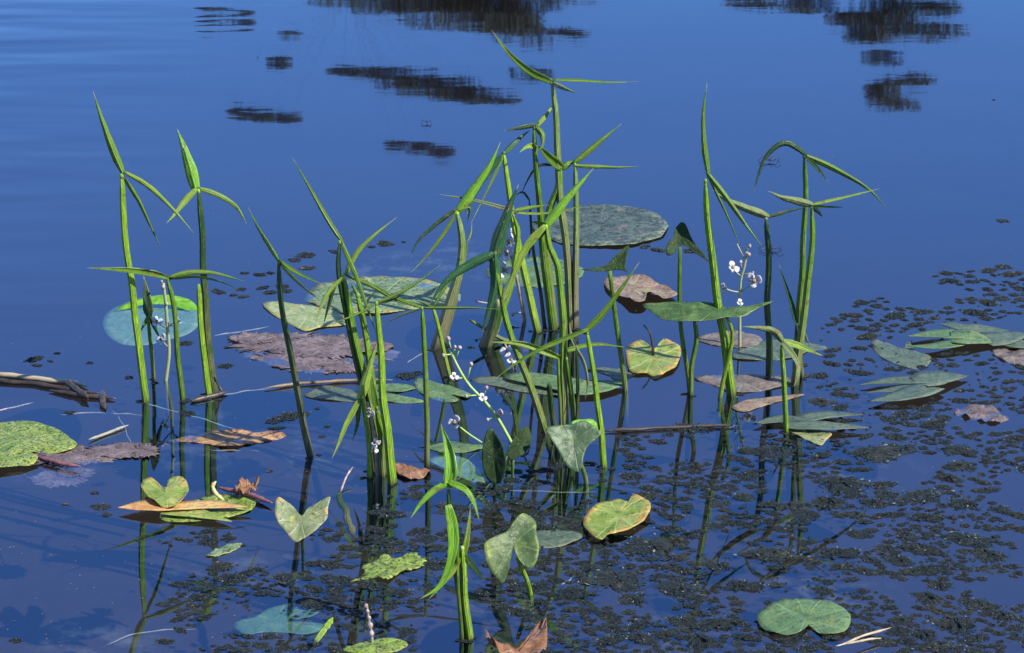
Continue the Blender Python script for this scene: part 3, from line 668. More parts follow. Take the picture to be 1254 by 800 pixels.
# left teal pad: mostly just under water, far rim folded up into the light
o = pad('lily_pad', 'teal lily pad under water with a bright raised rim, behind the left pair of stalks', 'lily pad',
    [(126, 398), (130, 384), (145, 374), (175, 364), (205, 361), (232, 367), (244, 381), (243, 398), (228, 410), (205, 416), (180, 422), (152, 422), (134, 413)], (185, 390), 'pad_teal', z=-.004, wob=.001)
mb = MB(); sheet(mb, [(138, 383), (150, 374), (178, 364), (206, 361), (230, 366), (243, 378), (243, 386), (225, 377), (200, 373), (175, 373), (155, 378)], (195, 368), P=ground(190, 376, .003), Nv=Vector((0, -.42, .9)).normalized(), wob=.002, seed=2)
r_ = mb.build('raised_rim', M['pad_rim'], o); fixn(r_)
pad('lily_pad', 'large round grey green pad covered in dark specks, behind the main clump', 'lily pad', ell(736, 276, 84, 25, 20), (735, 276), 'pad_grey', wob=.004, ragged=.05, z=.0045)
pad('lily_pad', 'mottled green pad behind the foot of the main clump', 'lily pad', ell(655, 333, 60, 18, 18), (655, 333), 'pad_green', wob=.004, ragged=.04)
pad('dead_lily_pad', 'curled pinkish brown pad right of the main clump', 'lily pad', [(740, 340), (757, 337), (785, 340), (815, 352), (830, 363), (812, 367), (794, 361), (790, 371), (778, 373), (762, 365), (744, 354)], (772, 352), 'pad_curl', wob=.009, curl=.008, z=.007, n=64)
pad('lily_pad', 'patchy grey green pad crossed by stalk shadows behind the middle left clump', 'lily pad', [(372, 366), (388, 350), (425, 342), (470, 338), (510, 340), (540, 348), (566, 363), (545, 374), (505, 378), (470, 384), (430, 384), (402, 380), (385, 372)], (470, 361), 'pad_patch', wob=.004)
pad('lily_pad', 'pale pointed leaf with yellow blotches at the left of the middle clump', 'leaf', [(321, 372), (338, 369), (360, 372), (398, 377), (428, 391), (424, 398), (395, 401), (372, 405), (350, 393), (335, 386)], (378, 386), 'pad_pale', wob=.003)
def mat_of_fragments(label, pieces, mt):
    c = ground(*pieces[0][:2]); root = tag(empty('rotting_leaf_mat', Vector((c.x, c.y, 0))), label, 'dead leaf', F)
    for i, (x, y, rx, ry, z) in enumerate(pieces):
        mb = MB(); sheet(mb, ell(x, y, rx, ry, 16, rot=.06 * (i % 3 - 1)), (x, y), z=z, wob=.004, seed=x * .37 + y, ragged=.42, n=84, rings=5)
        f = mb.build('leaf_fragment', M[mt], root); fixn(f); PADS.append((x, y, rx, ry))
mat_of_fragments('broad broken mat of purplish brown rotting leaf behind the lone dark stalk', [(345, 418, 62, 11, .002), (400, 424, 70, 13, .003), (375, 444, 60, 11, .0012), (445, 436, 42, 10, -.0015), (310, 414, 30, 7, .003), (425, 450, 34, 7, .001), (330, 434, 34, 8, -.0015)], 'rot')
pad('dead_leaf', 'long leaf with an orange end lying left of the middle left clump', 'leaf', [(372, 483), (388, 475), (405, 473), (440, 480), (455, 489), (440, 492), (405, 490), (385, 488)], (410, 482), 'pad_dull')
pad('floating_leaf', 'two pointed green leaf with a pale tip right of the middle left clump', 'leaf', [(455, 474), (480, 469), (512, 474), (490, 480), (475, 481), (520, 491), (490, 493), (462, 488)], (468, 481), 'pad_green')
pad('floating_leaf', 'rounded green leaf with a slit, behind the slim stalk', 'leaf', [(507, 465), (515, 463), (540, 470), (574, 480), (572, 488), (552, 483), (562, 491), (545, 492), (520, 484), (510, 476)], (538, 478), 'pad_green')
pad('floating_leaf', 'long dull green leaf left behind the thick front stalk', 'leaf', [(576, 465), (600, 461), (640, 466), (686, 474), (720, 481), (680, 483), (640, 480), (612, 474)], (640, 473), 'pad_dull')
pad('floating_leaf', 'long pale green leaf lying right of the thick front stalk', 'leaf', [(618, 462), (640, 455), (680, 460), (720, 466), (768, 467), (745, 478), (712, 483), (675, 476)], (690, 469), 'pad_green', z=.009)
pad('floating_leaf', 'thin curved leaf touching the stalk right of the main clump', 'leaf', [(718, 452), (745, 450), (778, 454), (772, 462), (755, 465), (742, 458)], (750, 456), 'pad_dull')
o = pad('lily_pad', 'yellow green cupped pad with a dark curled stalk, between main and right clumps', 'lily pad', [(766, 430), (770, 424), (784, 417), (797, 427), (803, 428), (812, 416), (826, 421), (834, 431), (828, 450), (814, 458), (802, 464), (793, 458), (772, 456)], (800, 437), 'pad_yellow', wob=.004, cup=.003, z=.003)
mb = MB(); tube(mb, catmull([at_y(788, 398, 0 + ground(800, 437).y), at_y(796, 408, ground(800, 437).y), at_y(799, 422, ground(800, 437).y), at_y(800, 434, ground(800, 437).y)], 10), lambda t: .0014 + .0022 * t, 7)
mb.build('leaf_stalk', M['litter_dark'], o)
pad('floating_leaf', 'dark shaded pad behind the foot of the tall right stalk', 'leaf', [(852, 414), (875, 407), (905, 405), (934, 414), (925, 423), (895, 425), (868, 421)], (892, 415), 'rot_leaf')
pad('floating_leaf', 'broad grey green leaf behind the striped folded leaf stalk', 'leaf', [(896, 438), (914, 424), (945, 417), (985, 419), (1014, 425), (990, 430), (975, 437), (940, 441)], (945, 430), 'pad_dull')
pad('dead_leaf', 'purplish brown dead leaf at the foot of the tall right stalk', 'dead leaf', [(850, 463), (880, 458), (925, 459), (962, 463), (968, 470), (940, 477), (900, 481), (880, 474)], (910, 468), 'rot_leaf', wob=.005)
pad('dead_leaf', 'two lobed brownish leaf behind the short front right stalk', 'dead leaf', [(895, 498), (915, 490), (950, 485), (986, 482), (965, 489), (940, 495), (912, 504)], (935, 492), 'pad_curl')
def flat_lobes(name, label, cat, lobes, mt, z=.006, group=F):
    """an arrow shaped leaf lying on the water: three lobes in one blade"""
    mb = MB()
    c = ground(*lobes[0][0][0])
    for path, wd, dz in lobes:
        pts = [ground(x, y, z + dz * i / max(1, len(path) - 1)) for i, (x, y) in enumerate(path)]
        q = catmull(pts, 13); k = mpp(c); nn = len(q); vs = []; uv = []
        for i, p in enumerate(q):
            t = i / (nn - 1); T = (q[min(nn - 1, i + 1)] - q[max(0, i - 1)]).normalized()
            Sd = T.cross(Vector((0, 0, 1))).normalized()
            pr = .75 + .25 * math.sin(min(1, t / .3) * math.pi / 2) if t < .3 else max(0.015, 1 - ((t - .3) / .7) ** 1.6)
            hw = wd * k / 2 * pr
            for tp in (1, -1):
                for u in (-1, -.5, 0, .5, 1):
                    vs.append(p + Sd * hw * u * (1 + .08 * noise.noise(p * 30)) + Vector((0, 0, tp * .0006 + .12 * hw * abs(u) + .0015 * noise.noise(p * 25 + Vector((u, 0, 0)))))); uv.append((t, (u + 1) * .14 + .3))
        fs = []
        for i in range(nn - 1):
            a = i * 10; b = a + 10
            for e in range(4):
                fs.append((a + e, a + e + 1, b + e + 1, b + e)); fs.append((a + 6 + e, a + 5 + e, b + 5 + e, b + 6 + e))
            fs.append((a + 5, a, b, b + 5)); fs.append((a + 4, a + 9, b + 9, b + 4))
        mb.add(vs, fs, uv, uv)
        for (x, y) in path: PADS.append((x, y, wd * .6, wd * .3))
    o = mb.build(name, M[mt], None, org=Vector((c.x, c.y, 0))); fixn(o); tag(o, label, cat, group); return o
flat_lobes('floating_leaf', 'arrow shaped leaf afloat at the foot of the short front right stalk', 'leaf', [([(985, 518), (955, 514), (922, 520)], 24, 0), ([(975, 516), (1010, 509), (1057, 508)], 26, 0), ([(965, 522), (1010, 523), (1064, 524)], 30, .002)], 'pad_dull')
pad('floating_leaf', 'brown edged leaf piece under the arrow leaf at the front right stalk', 'leaf', [(967, 527), (990, 527), (1018, 530), (1012, 538), (1004, 545), (985, 537)], (995, 533), 'pad_heart')
pad('floating_leaf', 'single notched leaf leftmost in the right hand group of floating leaves', 'leaf', [(1067, 415), (1082, 418), (1105, 427), (1112, 418), (1122, 430), (1140, 437), (1135, 448), (1118, 451), (1098, 446), (1080, 438), (1070, 428)], (1108, 438), 'pad_dull')
flat_lobes('floating_leaf', 'pointed leaf uppermost in the right hand group of floating leaves', 'leaf', [([(1172, 402), (1200, 404), (1236, 405)], 28, 0), ([(1175, 402), (1165, 399), (1150, 397)], 20, 0)], 'pad_dull')
flat_lobes('floating_leaf', 'broad overlapping leaf in the middle of the right hand group of floating leaves', 'leaf', [([(1165, 415), (1190, 416), (1216, 420)], 50, 0), ([(1180, 412), (1150, 410), (1111, 412)], 30, .001), ([(1180, 420), (1145, 425), (1112, 424)], 24, .001)], 'pad_green', z=.008)
flat_lobes('floating_leaf', 'dark leaf running off the right edge of the picture', 'leaf', [([(1205, 420), (1230, 415), (1262, 408)], 46, 0), ([(1230, 420), (1250, 423), (1275, 424)], 30, .001)], 'pad_dull', z=.004)
flat_lobes('floating_leaf', 'three lobed arrow leaf lowest in the right hand group of floating leaves', 'leaf', [([(1125, 470), (1150, 464), (1186, 461)], 46, 0), ([(1135, 467), (1095, 467), (1054, 471)], 24, .001), ([(1145, 474), (1110, 485), (1064, 492)], 40, .002), ([(1130, 474), (1095, 478), (1062, 481)], 18, .003)], 'pad_dull')
pad('dead_leaf', 'brown rotting leaf at the right edge below the floating leaves', 'dead leaf', [(1215, 432), (1235, 426), (1268, 426), (1268, 448), (1240, 446)], (1242, 436), 'rot_leaf', wob=.006)
pad('dead_leaf', 'pale crumpled dead leaf right of the three lobed arrow leaf', 'dead leaf', [(1168, 505), (1190, 494), (1215, 500), (1236, 512), (1215, 518), (1190, 512)], (1203, 506), 'rot', wob=.012)
pad('lily_pad', 'glossy green heart shaped pad at the bottom right', 'lily pad', [(927, 756), (932, 747), (945, 739), (965, 734), (990, 733), (1015, 737), (1034, 746), (1042, 758), (1036, 772), (1022, 777), (1004, 774), (991, 765), (983, 772), (966, 779), (946, 775), (932, 767)], (988, 757), 'pad_green', wob=.004, z=.006, n=64, curl=.002)
pad('lily_pad', 'yellow green pad with orange edges right of the upright foreground leaf', 'lily pad', [(714, 642), (719, 630), (734, 619), (757, 610), (768, 616), (776, 606), (790, 612), (797, 624), (792, 636), (778, 646), (765, 653), (745, 658), (735, 664), (722, 656)], (757, 631), 'pad_yellow', wob=.006, cup=.004, z=.005, n=64)
pad('floating_leaf', 'long grey green leaf passing behind the upright foreground leaf', 'leaf', [(606, 658), (640, 652), (680, 649), (714, 656), (690, 668), (650, 671), (620, 666)], (662, 660), 'pad_dull')
pad('lily_pad', 'lime and black speckled pad at the left edge, upper of two', 'lily pad', [(-40, 535), (-15, 519), (20, 515), (50, 519), (80, 532), (95, 546), (75, 553), (40, 553), (0, 555), (-25, 552)], (25, 536), 'pad_lime', wob=.004, z=.006)
pad('lily_pad', 'smaller lime speckled pad below its twin at the left edge', 'lily pad', [(-35, 560), (0, 552), (25, 549), (46, 559), (40, 567), (20, 571), (-20, 573)], (8, 561), 'pad_lime', wob=.004, z=.009)
mat_of_fragments('torn purplish rotting leaf with a brown corner beside the lime speckled pads', [(100, 557, 66, 10, .002), (150, 551, 40, 9, .003), (60, 562, 44, 8, -.001), (178, 552, 16, 7, .004)], 'rot')
mat_of_fragments('ghostly purple leaf just under water below the lime speckled pads', [(72, 586, 36, 10, -.003), (92, 578, 24, 6, -.002)], 'rot')
mb = MB()
pad('lily_pad', 'folded yellow green pad with a torn notch atop the orange leaf', 'lily pad', [(173, 600), (176, 589), (186, 587), (198, 595), (204, 600), (205, 589), (214, 586), (228, 592), (231, 606), (222, 616), (212, 622), (195, 618), (182, 611)], (204, 605), 'pad_yellow', wob=.006, z=.016, curl=.010, n=64)
flat_lobes('floating_leaf', 'long orange leaf with pointed ends at the lower left', 'leaf', [([(215, 620), (185, 620), (145, 622)], 40, 0), ([(205, 622), (255, 619), (307, 622)], 26, .002)], 'pad_orange', z=.009)
flat_lobes('floating_leaf', 'yellow green pointed leaf just below the orange one at the lower left', 'leaf', [([(200, 626), (240, 630), (284, 639)], 28, 0)], 'pad_yellow', z=.006)
pad('lily_pad', 'dark green speckled pad under the orange leaf', 'lily pad', [(195, 632), (235, 612), (285, 605), (312, 612), (305, 626), (270, 634), (225, 640)], (255, 623), 'pad_lime', z=.002)
pad('floating_leaf', 'striped orange and black leaf right of the left pair of stalks', 'leaf', [(206, 538), (240, 531), (268, 528), (305, 527), (350, 531), (335, 539), (300, 545), (280, 549), (250, 543)], (278, 537), 'pad_stripe', wob=.006, n=70)
pad('floating_leaf', 'small pale dried leaf left of the heart shaped leaf', 'leaf', [(252, 680), (270, 670), (295, 664), (290, 672), (268, 680)], (273, 673), 'pad_patch')
pad('floating_leaf', 'small brown curled leaf at the foot of the broad bright stalk', 'dead leaf', [(484, 566), (500, 570), (527, 573), (520, 581), (498, 583), (486, 577)], (503, 575), 'autumn', wob=.008, z=.008)
pad('floating_leaf', 'narrow yellow green leaf behind the foreground wishbone leaf', 'leaf', [(520, 546), (545, 540), (592, 545), (580, 552), (545, 554)], (555, 547), 'pad_green')
pad('floating_leaf', 'blue green leaf just under water right of the foreground wishbone leaf', 'leaf', [(525, 562), (550, 557), (575, 565), (594, 590), (570, 588), (545, 575)], (560, 573), 'pad_teal', z=-.003)
pad('floating_leaf', 'pale yellow torn leaf at the lower middle, left of the foreground stalks', 'leaf', [(430, 712), (445, 700), (442, 690), (462, 686), (470, 678), (486, 684), (505, 678), (522, 688), (508, 696), (490, 700), (472, 712), (455, 706)], (472, 695), 'pad_lime', wob=.006, z=.003, ragged=.14, n=90)
pad('floating_leaf', 'teal two lobed leaf under water at the bottom left', 'leaf', [(285, 762), (310, 756), (335, 742), (365, 738), (392, 744), (382, 754), (350, 760), (398, 764), (380, 776), (335, 774), (300, 776)], (338, 761), 'sub_leaf', z=-.006)
pad('floating_leaf', 'curled scrap of green leaf by the bottom edge under the pale flower spike', 'leaf', [(420, 796), (445, 786), (480, 782), (500, 790), (470, 800)], (460, 791), 'pad_lime')
# upright broad leaves (things: leaf blade with its stalk)
def upright(label, outline, centre, base, stemtop, mt, nrm, sw=6, smat='stem', fold=None, cup=0.0, name='arrowhead_leaf', wob=.003, curl=0.0, mid=None):
    B = ground(*base); root = tag(empty(name, B), label, 'leaf', 'broad upright arrowhead leaves')
    k = mpp(B); Nv = Vector(nrm).normalized()
    P = at_y(centre[0], centre[1], B.y)
    mb = MB(); sheet(mb, outline, centre, P=P, Nv=Nv, fold=fold, cup=cup, seed=base[0] * .013, wob=wob, curl=curl, n=64, rings=7)
    lf = mb.build('blade', M[mt], root); fixn(lf)
    j = on_plane(stemtop[0], stemtop[1], P, Nv) - Nv * .003
    pts = [j] + ([at_y(mid[0], mid[1], B.y)] if mid else []) + [B, B + Vector((0, .01, -.12))]
    mb = MB(); tube(mb, catmull(pts, 16), lambda t: sw * k / 2 * (.7 + .4 * t), 10, .08)
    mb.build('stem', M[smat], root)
    return root
upright('heart shaped olive leaf held upright in the foreground right of the bright stalks', [(592, 672), (594, 665), (603, 659), (620, 651), (630, 638), (639, 629), (649, 632), (656, 640), (656, 655), (659, 670), (657, 686), (649, 698), (637, 690), (631, 676), (629, 668), (626, 682), (622, 700), (615, 715), (604, 703), (596, 691)], (629, 664), (650, 729), (634, 682), 'upright', (.15, -.8, .6), 7, 'stem_bright', fold=((629, 668), (645, 632), .22))
upright('grey green shovel shaped leaf drooping in front of the thick front stalk', [(668, 526), (684, 522), (700, 520), (716, 516), (730, 526), (736, 532), (728, 540), (719, 548), (714, 562), (712, 574), (705, 578), (694, 570), (680, 548), (672, 536)], (702, 540), (718, 592), (708, 560), 'upright_grey', (.1, -.8, .62), 7, 'stem_brown', fold=((702, 520), (704, 576), .2), wob=.004)
upright('upright dark leaf edge on beside the grey green shovel leaf', [(700, 520), (703, 515), (716, 513), (728, 515), (734, 528), (722, 526), (708, 526)], (715, 520), (700, 560), (705, 524), 'pad_rim', (.3, -.6, .7), 5, 'stem')
upright('black green cone shaped leaf left of the grey green shovel leaf', [(597, 528), (603, 526), (610, 534), (618, 548), (622, 566), (619, 582), (611, 592), (600, 590), (594, 578), (592, 556)], (606, 560), (606, 602), (606, 580), 'upright_dark', (-.3, -.75, .35), 6, 'stem_dark', fold=((603, 527), (608, 590), .35))
upright('small black green leaf turned sideways right of the black green cone leaf', [(648, 523), (637, 526), (628, 538), (621, 552), (626, 564), (634, 560), (643, 553), (649, 540)], (634, 545), (628, 585), (627, 560), 'upright_dark', (.4, -.7, .35), 4, 'stem', fold=((645, 524), (625, 562), .25))
upright('dark arrow leaf with a thin arm pointing left, right of the main clump', [(770, 300), (768, 312), (765, 328), (770, 336), (762, 332), (752, 331), (742, 332), (728, 333), (710, 332), (728, 330), (742, 325), (755, 312)], (756, 323), (766, 478), (747, 331), 'upright_dark', (.1, -.8, .5), 7, 'stem', fold=((770, 300), (744, 332), .3), mid=(754, 390))
upright('dark three cornered leaf left of the tall right stalk', [(834, 272), (840, 276), (845, 290), (852, 302), (868, 324), (860, 318), (846, 308), (838, 301), (830, 302), (824, 312), (816, 314), (815, 305), (820, 295), (825, 291), (826, 282)], (835, 293), (845, 480), (833, 302), 'upright_dark', (.1, -.8, .5), 6, 'stem', fold=((834, 273), (834, 300), .3), mid=(833, 390))
upright('broad dark green leaf held level across the tall right stalk', [(786, 372), (812, 371), (842, 370), (868, 370), (885, 375), (893, 378), (905, 374), (925, 372), (948, 370), (925, 378), (915, 385), (903, 389), (890, 389), (870, 393), (835, 394), (810, 390), (798, 382)], (875, 381), (882, 487), (890, 386), 'leaf_level', (0, -.42, .9), 6, 'stem_bright', wob=.004, mid=(897, 415))
upright('heart shaped grey leaf with an orange tip standing at the lower left centre', [(340, 612), (348, 614), (359, 621), (367, 631), (372, 631), (380, 621), (404, 611), (402, 624), (401, 638), (391, 648), (380, 656), (370, 660), (362, 664), (350, 652), (340, 640), (337, 628)], (369, 638), (371, 672), (370, 650), 'pad_heart', (0, -.55, .83), 5, 'stem_dark', fold=((370, 628), (362, 664), .18))

# ------------------------------------------------------------------ flowers
def petal(mb, c, axis, out, r):
    side = axis.cross(out).normalized(); vs = []; uv = []
    n = 10
    vs.append(c + out * r * .1)
    for k in (.55, 1):
        for i in range(n):
            a = 2 * math.pi * i / n
            u, v = math.cos(a), math.sin(a)
            p = c + out * (r * (.58 + .5 * u * k)) + side * (r * .56 * v * k * (1 + .2 * u)) + axis * (r * (.12 * k + .18 * (.5 + .5 * u) ** 2 + .06 * math.sin(3 * a)))
            vs.append(p)
    m = len(vs); th = axis * r * .035
    fs = [(0, 1 + i, 1 + (i + 1) % n) for i in range(n)] + [(1 + i, 1 + n + i, 1 + n + (i + 1) % n, 1 + (i + 1) % n) for i in range(n)]
    full = vs + [v - th for v in vs]
    fs2 = [tuple(reversed([j + m for j in f])) for f in fs]
    sd = [(1 + n + i, 1 + n + i + m, 1 + n + (i + 1) % n + m, 1 + n + (i + 1) % n) for i in range(n)]
    mb.add(full, fs + fs2 + sd)
def flower_stalk(label, stem, sw, flowers, buds, smat='pedicel', base=None):
    B = ground(*stem[-1]); root = tag(empty('flower_stalk', B), label, 'flower', 'arrowhead flower stalks'); k = mpp(B)
    pts = catmull([at_y(x, y, B.y) for x, y in stem], 18)
    mb = MB(); tube(mb, pts + [pts[-1] + Vector((0, 0, -.08))], lambda t: sw * k / 2 * (.75 + .3 * t), 8, .05); mb.build('stem', M[smat], root)
    for (fx, fy, r, jx, jy) in flowers:
        P = at_y(fx, fy, B.y - .012); J = at_y(jx, jy, B.y)
        mb = MB(); tube(mb, catmull([J, J.lerp(P, .5) + Vector((0, 0, -.002)), P], 6), .0016, 6); mb.build('pedicel', M[smat], root)
        f = empty('flower', P - B); f.parent = root
        ax = (Vector((rnd.uniform(-.9, .9), -1, rnd.uniform(-.1, 1.3)))).normalized()
        o1, _ = frame(ax, Vector((0, 0, 1))); a0 = rnd.uniform(0, 2)
        for q in range(3):
            a = a0 + q * 2.094
            od = o1 * math.cos(a) + ax.cross(o1) * math.sin(a)
            mb = MB(); petal(mb, P, ax, od, r * k * .95 * rnd.uniform(.8, 1.1)); pt = mb.build('petal', M['petal'], f, org=P); fixn(pt)
        mb = MB(); ellipsoid(mb, P + ax * r * k * .15, (r * k * .27,) * 3, 8, 5, .3); mb.build('centre', M['purple'], f, org=P)
    for (fx, fy, r, jx, jy) in buds:
        P = at_y(fx, fy, B.y - .006); J = at_y(jx, jy, B.y)
        mb = MB(); tube(mb, [J, J.lerp(P, .5), P], .0014, 5); mb.build('pedicel', M[smat], root)
        mb = MB(); ellipsoid(mb, P, (r * k * .42, r * k * .42, r * k * .5), 8, 6, .3); mb.build('bud', M['bud'], root)
    return root
flower_stalk('flower stalk with small white flowers between the left pair of stalks', [(200, 347), (203, 372), (205, 400), (207, 432), (203, 466)], 5, [(192, 394, 8, 205, 402), (198, 416, 8, 206, 425), (217, 394, 7, 204, 400)], [(200, 352, 6, 200, 356), (204, 372, 5, 203, 375), (210, 398, 4, 204, 392), (198, 345, 4, 200, 350)])
flower_stalk('brown flower stalk with white flowers deep inside the main clump', [(622, 295), (628, 320), (634, 345), (643, 392)], 5, [(624, 297, 9, 625, 304), (620, 311, 9, 627, 314), (617, 331, 10, 631, 330), (628, 284, 7, 624, 296)], [(632, 327, 6, 631, 333), (583, 369, 4, 600, 372), (628, 385, 5, 640, 382)], 'pedicel_brown')
flower_stalk('leaning flower stalk with buds and one open white flower in front of the main clump', [(552, 430), (560, 448), (574, 471), (593, 491), (610, 513), (628, 545)], 4, [(557, 518, 10, 590, 542), (556, 461, 6, 566, 463), (591, 487, 6, 594, 491)], [(563, 426, 6, 558, 440), (557, 425, 5, 556, 436), (577, 446, 6, 572, 466), (549, 415, 7, 553, 430), (596, 475, 5, 592, 485), (571, 485, 5, 585, 484), (597, 514, 5, 608, 510), (612, 506, 10, 610, 512), (543, 435, 5, 553, 434)], 'pedicel_green')
flower_stalk('flower stalk with white flowers standing between the right hand stalks', [(915, 305), (912, 325), (907, 345), (906, 380), (906, 425)], 4, [(897, 328, 9, 907, 338), (924, 344, 11, 906, 358), (887, 353, 6, 906, 358), (906, 371, 5, 906, 376)], [(918, 301, 5, 914, 310), (917, 312, 6, 913, 314), (907, 321, 5, 908, 330), (922, 334, 4, 908, 337), (903, 300, 3, 911, 316)])
flower_stalk('small white flowers close to the foot of the middle left clump', [(450, 492), (456, 520), (460, 552), (462, 582)], 4, [(453, 505, 7, 453, 508), (461, 542, 8, 459, 546), (458, 550, 6, 460, 552)], [(459, 530, 5, 457, 530)], 'pedicel_brown')
flower_stalk('pale grey bud spike standing alone at the bottom edge left of the foreground stalks', [(449, 740), (451, 755), (454, 770), (456, 788)], 4, [], [(448, 742, 6, 449, 744), (450, 749, 6, 450, 750), (452, 757, 6, 451, 758), (453, 766, 9, 453, 767), (455, 776, 8, 455, 777)], 'straw')
flower_stalk('faded lilac blossoms reflected low behind the thick front stalk', [(618, 420), (624, 436), (628, 452)], 3, [(621, 431, 9, 623, 434), (626, 441, 7, 625, 442)], [(640, 430, 6, 626, 440)], 'pedicel_brown')

# ------------------------------------------------------------------ litter: sticks, reeds, thin strands
def stick(name, label, cat, pts, w_, mt, z=.004, group='drifting litter', taper=.6, zs=None):
    q = catmull([ground(x, y, z + (zs[i] if zs else 0)) for i, (x, y) in enumerate(pts)], 20)
    q = [p + Vector((noise.noise(p * 17 + Vector((w_, 0, 0))), noise.noise(p * 17 + Vector((0, w_, 5))), .25 * noise.noise(p * 30))) * .006 for p in q]; k = mpp(q[0]); c = q[8]
    mb = MB(); tube(mb, q, lambda t: w_ * k / 2 * min(1, .25 + 5 * t, .2 + 4 * (1 - t)) * (1 + .45 * noise.noise(Vector((t * 11, w_ + pts[0][0], 0)))), 7)
    o = mb.build(name, M[mt], None, org=Vector((c.x, c.y, 0))); return tag(o, label, cat, group)
stick('reed_straw', 'thick pale dry reed drifting at the left edge', 'reed', [(-20, 456), (30, 462), (75, 467), (110, 473)], 7, 'litter')
stick('reed_straw', 'second thinner reed lying along the thick pale reed at the left edge', 'reed', [(-20, 464), (40, 470), (90, 478), (125, 482)], 6, 'litter_dark')
stick('twig', 'short brown broken twig at the end of the pale reeds', 'twig', [(82, 466), (95, 478), (108, 487)], 8, 'litter_dark', z=.01)
stick('twig', 'black wet twig crossing the end of the pale reeds', 'twig', [(60, 478), (100, 484), (142, 488)], 6, 'litter_dark')
stick('twig', 'stubby black twig below the end of the pale reeds', 'twig', [(126, 479), (127, 492), (130, 500)], 8, 'litter_dark')
stick('reed_straw', 'long brown reed lying left of the middle left clump', 'reed', [(322, 476), (370, 470), (430, 466), (482, 466)], 4, 'reed_brown')
stick('stick', 'dark red stick right of the orange leaf', 'stick', [(266, 596), (290, 602), (315, 609), (334, 616)], 6, 'twig_red', z=.008)
stick('leaf_stalk', 'yellow hooked stalk standing up beside the orange leaf', 'stalk', [(266, 590), (262, 596), (266, 606), (274, 613)], 5, 'hook', z=.012, zs=[.03, .02, .008, 0])
stick('leaf_stalk', 'dark purple leaf stalk right of the lime speckled pads', 'stalk', [(46, 559), (70, 566), (100, 571)], 5, 'twig_red', z=.008)
stick('reed_straw', 'pale straw piece below the pale reeds at the left', 'reed', [(108, 539), (130, 531), (156, 521)], 4, 'straw')
stick('twig', 'brown twig at the foot of the right stalk of the left pair', 'twig', [(234, 492), (255, 487), (278, 480)], 7, 'litter_dark')
stick('twig', 'thin dark twig curving up beside the foot of the left pair', 'twig', [(263, 460), (268, 472), (274, 482)], 3, 'litter_dark', zs=[.04, .015, 0])
stick('twig', 'long dark stick lying across the weed right of the main clump', 'twig', [(738, 528), (800, 525), (850, 522), (905, 521)], 4.5, 'litter_dark', z=.004)
stick('twig', 'pale split twig on the weed at the bottom right', 'twig', [(1022, 792), (1050, 782), (1092, 768)], 3.5, 'litter', z=.014)
stick('twig', 'short pale twig beside the split twig at the bottom right', 'twig', [(1030, 790), (1060, 784), (1080, 782)], 3, 'litter', z=.014)
stick('leaf_stalk', 'slanting cut green stalk at the bottom left of the frame', 'stalk', [(405, 756), (395, 772), (383, 790)], 8, 'stem_bright', z=.01, zs=[.03, .015, 0])
stick('leaf_stalk', 'dull green stalk just under water right of the heart shaped leaf', 'stalk', [(414, 600), (424, 632), (436, 664)], 9, 'stem_dark', z=-.002)
stick('twig', 'thin pinkish twig right of the heart shaped leaf', 'twig', [(418, 602), (422, 586), (430, 572)], 2.4, 'bud', z=.003, zs=[0, .01, .02])
for i, (lab, pts, ww, mt) in enumerate([
    ('thin straight green strand crossing the foot of the left pair', [(140, 486), (200, 500), (300, 530)], 2.2, 'strand_green'),
    ('long pale strand lying level at the left below the reeds', [(72, 507), (120, 506), (175, 508)], 2.4, 'straw'),
    ('reddish strand at the left edge below the reeds', [(-10, 506), (20, 498), (42, 494)], 2.4, 'bud'),
    ('pale strand slanting right of the left pair', [(262, 486), (300, 480), (340, 473)], 2, 'straw'),
    ('pale strand near the small dark weed at the mid left', [(262, 412), (300, 405), (330, 400)], 2.4, 'straw'),
    ('pale strand pointing at the foot of the left pair from below', [(170, 562), (150, 520), (135, 500)], 2, 'straw'),
    ('faint strand lying level under the striped orange leaf', [(258, 551), (290, 552), (318, 553)], 2.2, 'straw'),
    ('faint curved strand at the bottom left corner', [(130, 790), (160, 778), (200, 772), (240, 770)], 2.2, 'straw'),
    ('faint strand slanting to the slim stalk', [(500, 444), (515, 434), (528, 430)], 2, 'straw'),
    ('straw lying level right of the foreground leaf below the dark stick', [(590, 600), (650, 602), (730, 603)], 1.6, 'straw'),
    ('white curled straw on the weed below the main clump', [(780, 757), (772, 762), (776, 772)], 2.4, 'straw'),
    ('white curled straw below the upright foreground leaf', [(687, 716), (697, 711), (699, 706)], 2.4, 'straw'),
    ]):
    stick('grass_strand', lab, 'grass strand', pts, ww * .8, mt, z=-.0015, group='thin strands on the water')
# autumn leaf at the bottom edge
pad('autumn_leaf', 'crumpled brown autumn leaf at the bottom edge', 'dead leaf', [(594, 776), (612, 785), (638, 790), (650, 776), (668, 770), (668, 800), (650, 812), (620, 808), (604, 795)], (636, 797), 'autumn', z=.02, wob=.02, curl=.015)
pad('curled_leaf', 'tiny curled brown leaf above the dark red stick', 'dead leaf', [(288, 600), (295, 590), (306, 590), (318, 592), (308, 600), (300, 605)], (301, 597), 'autumn', z=.015, wob=.02)
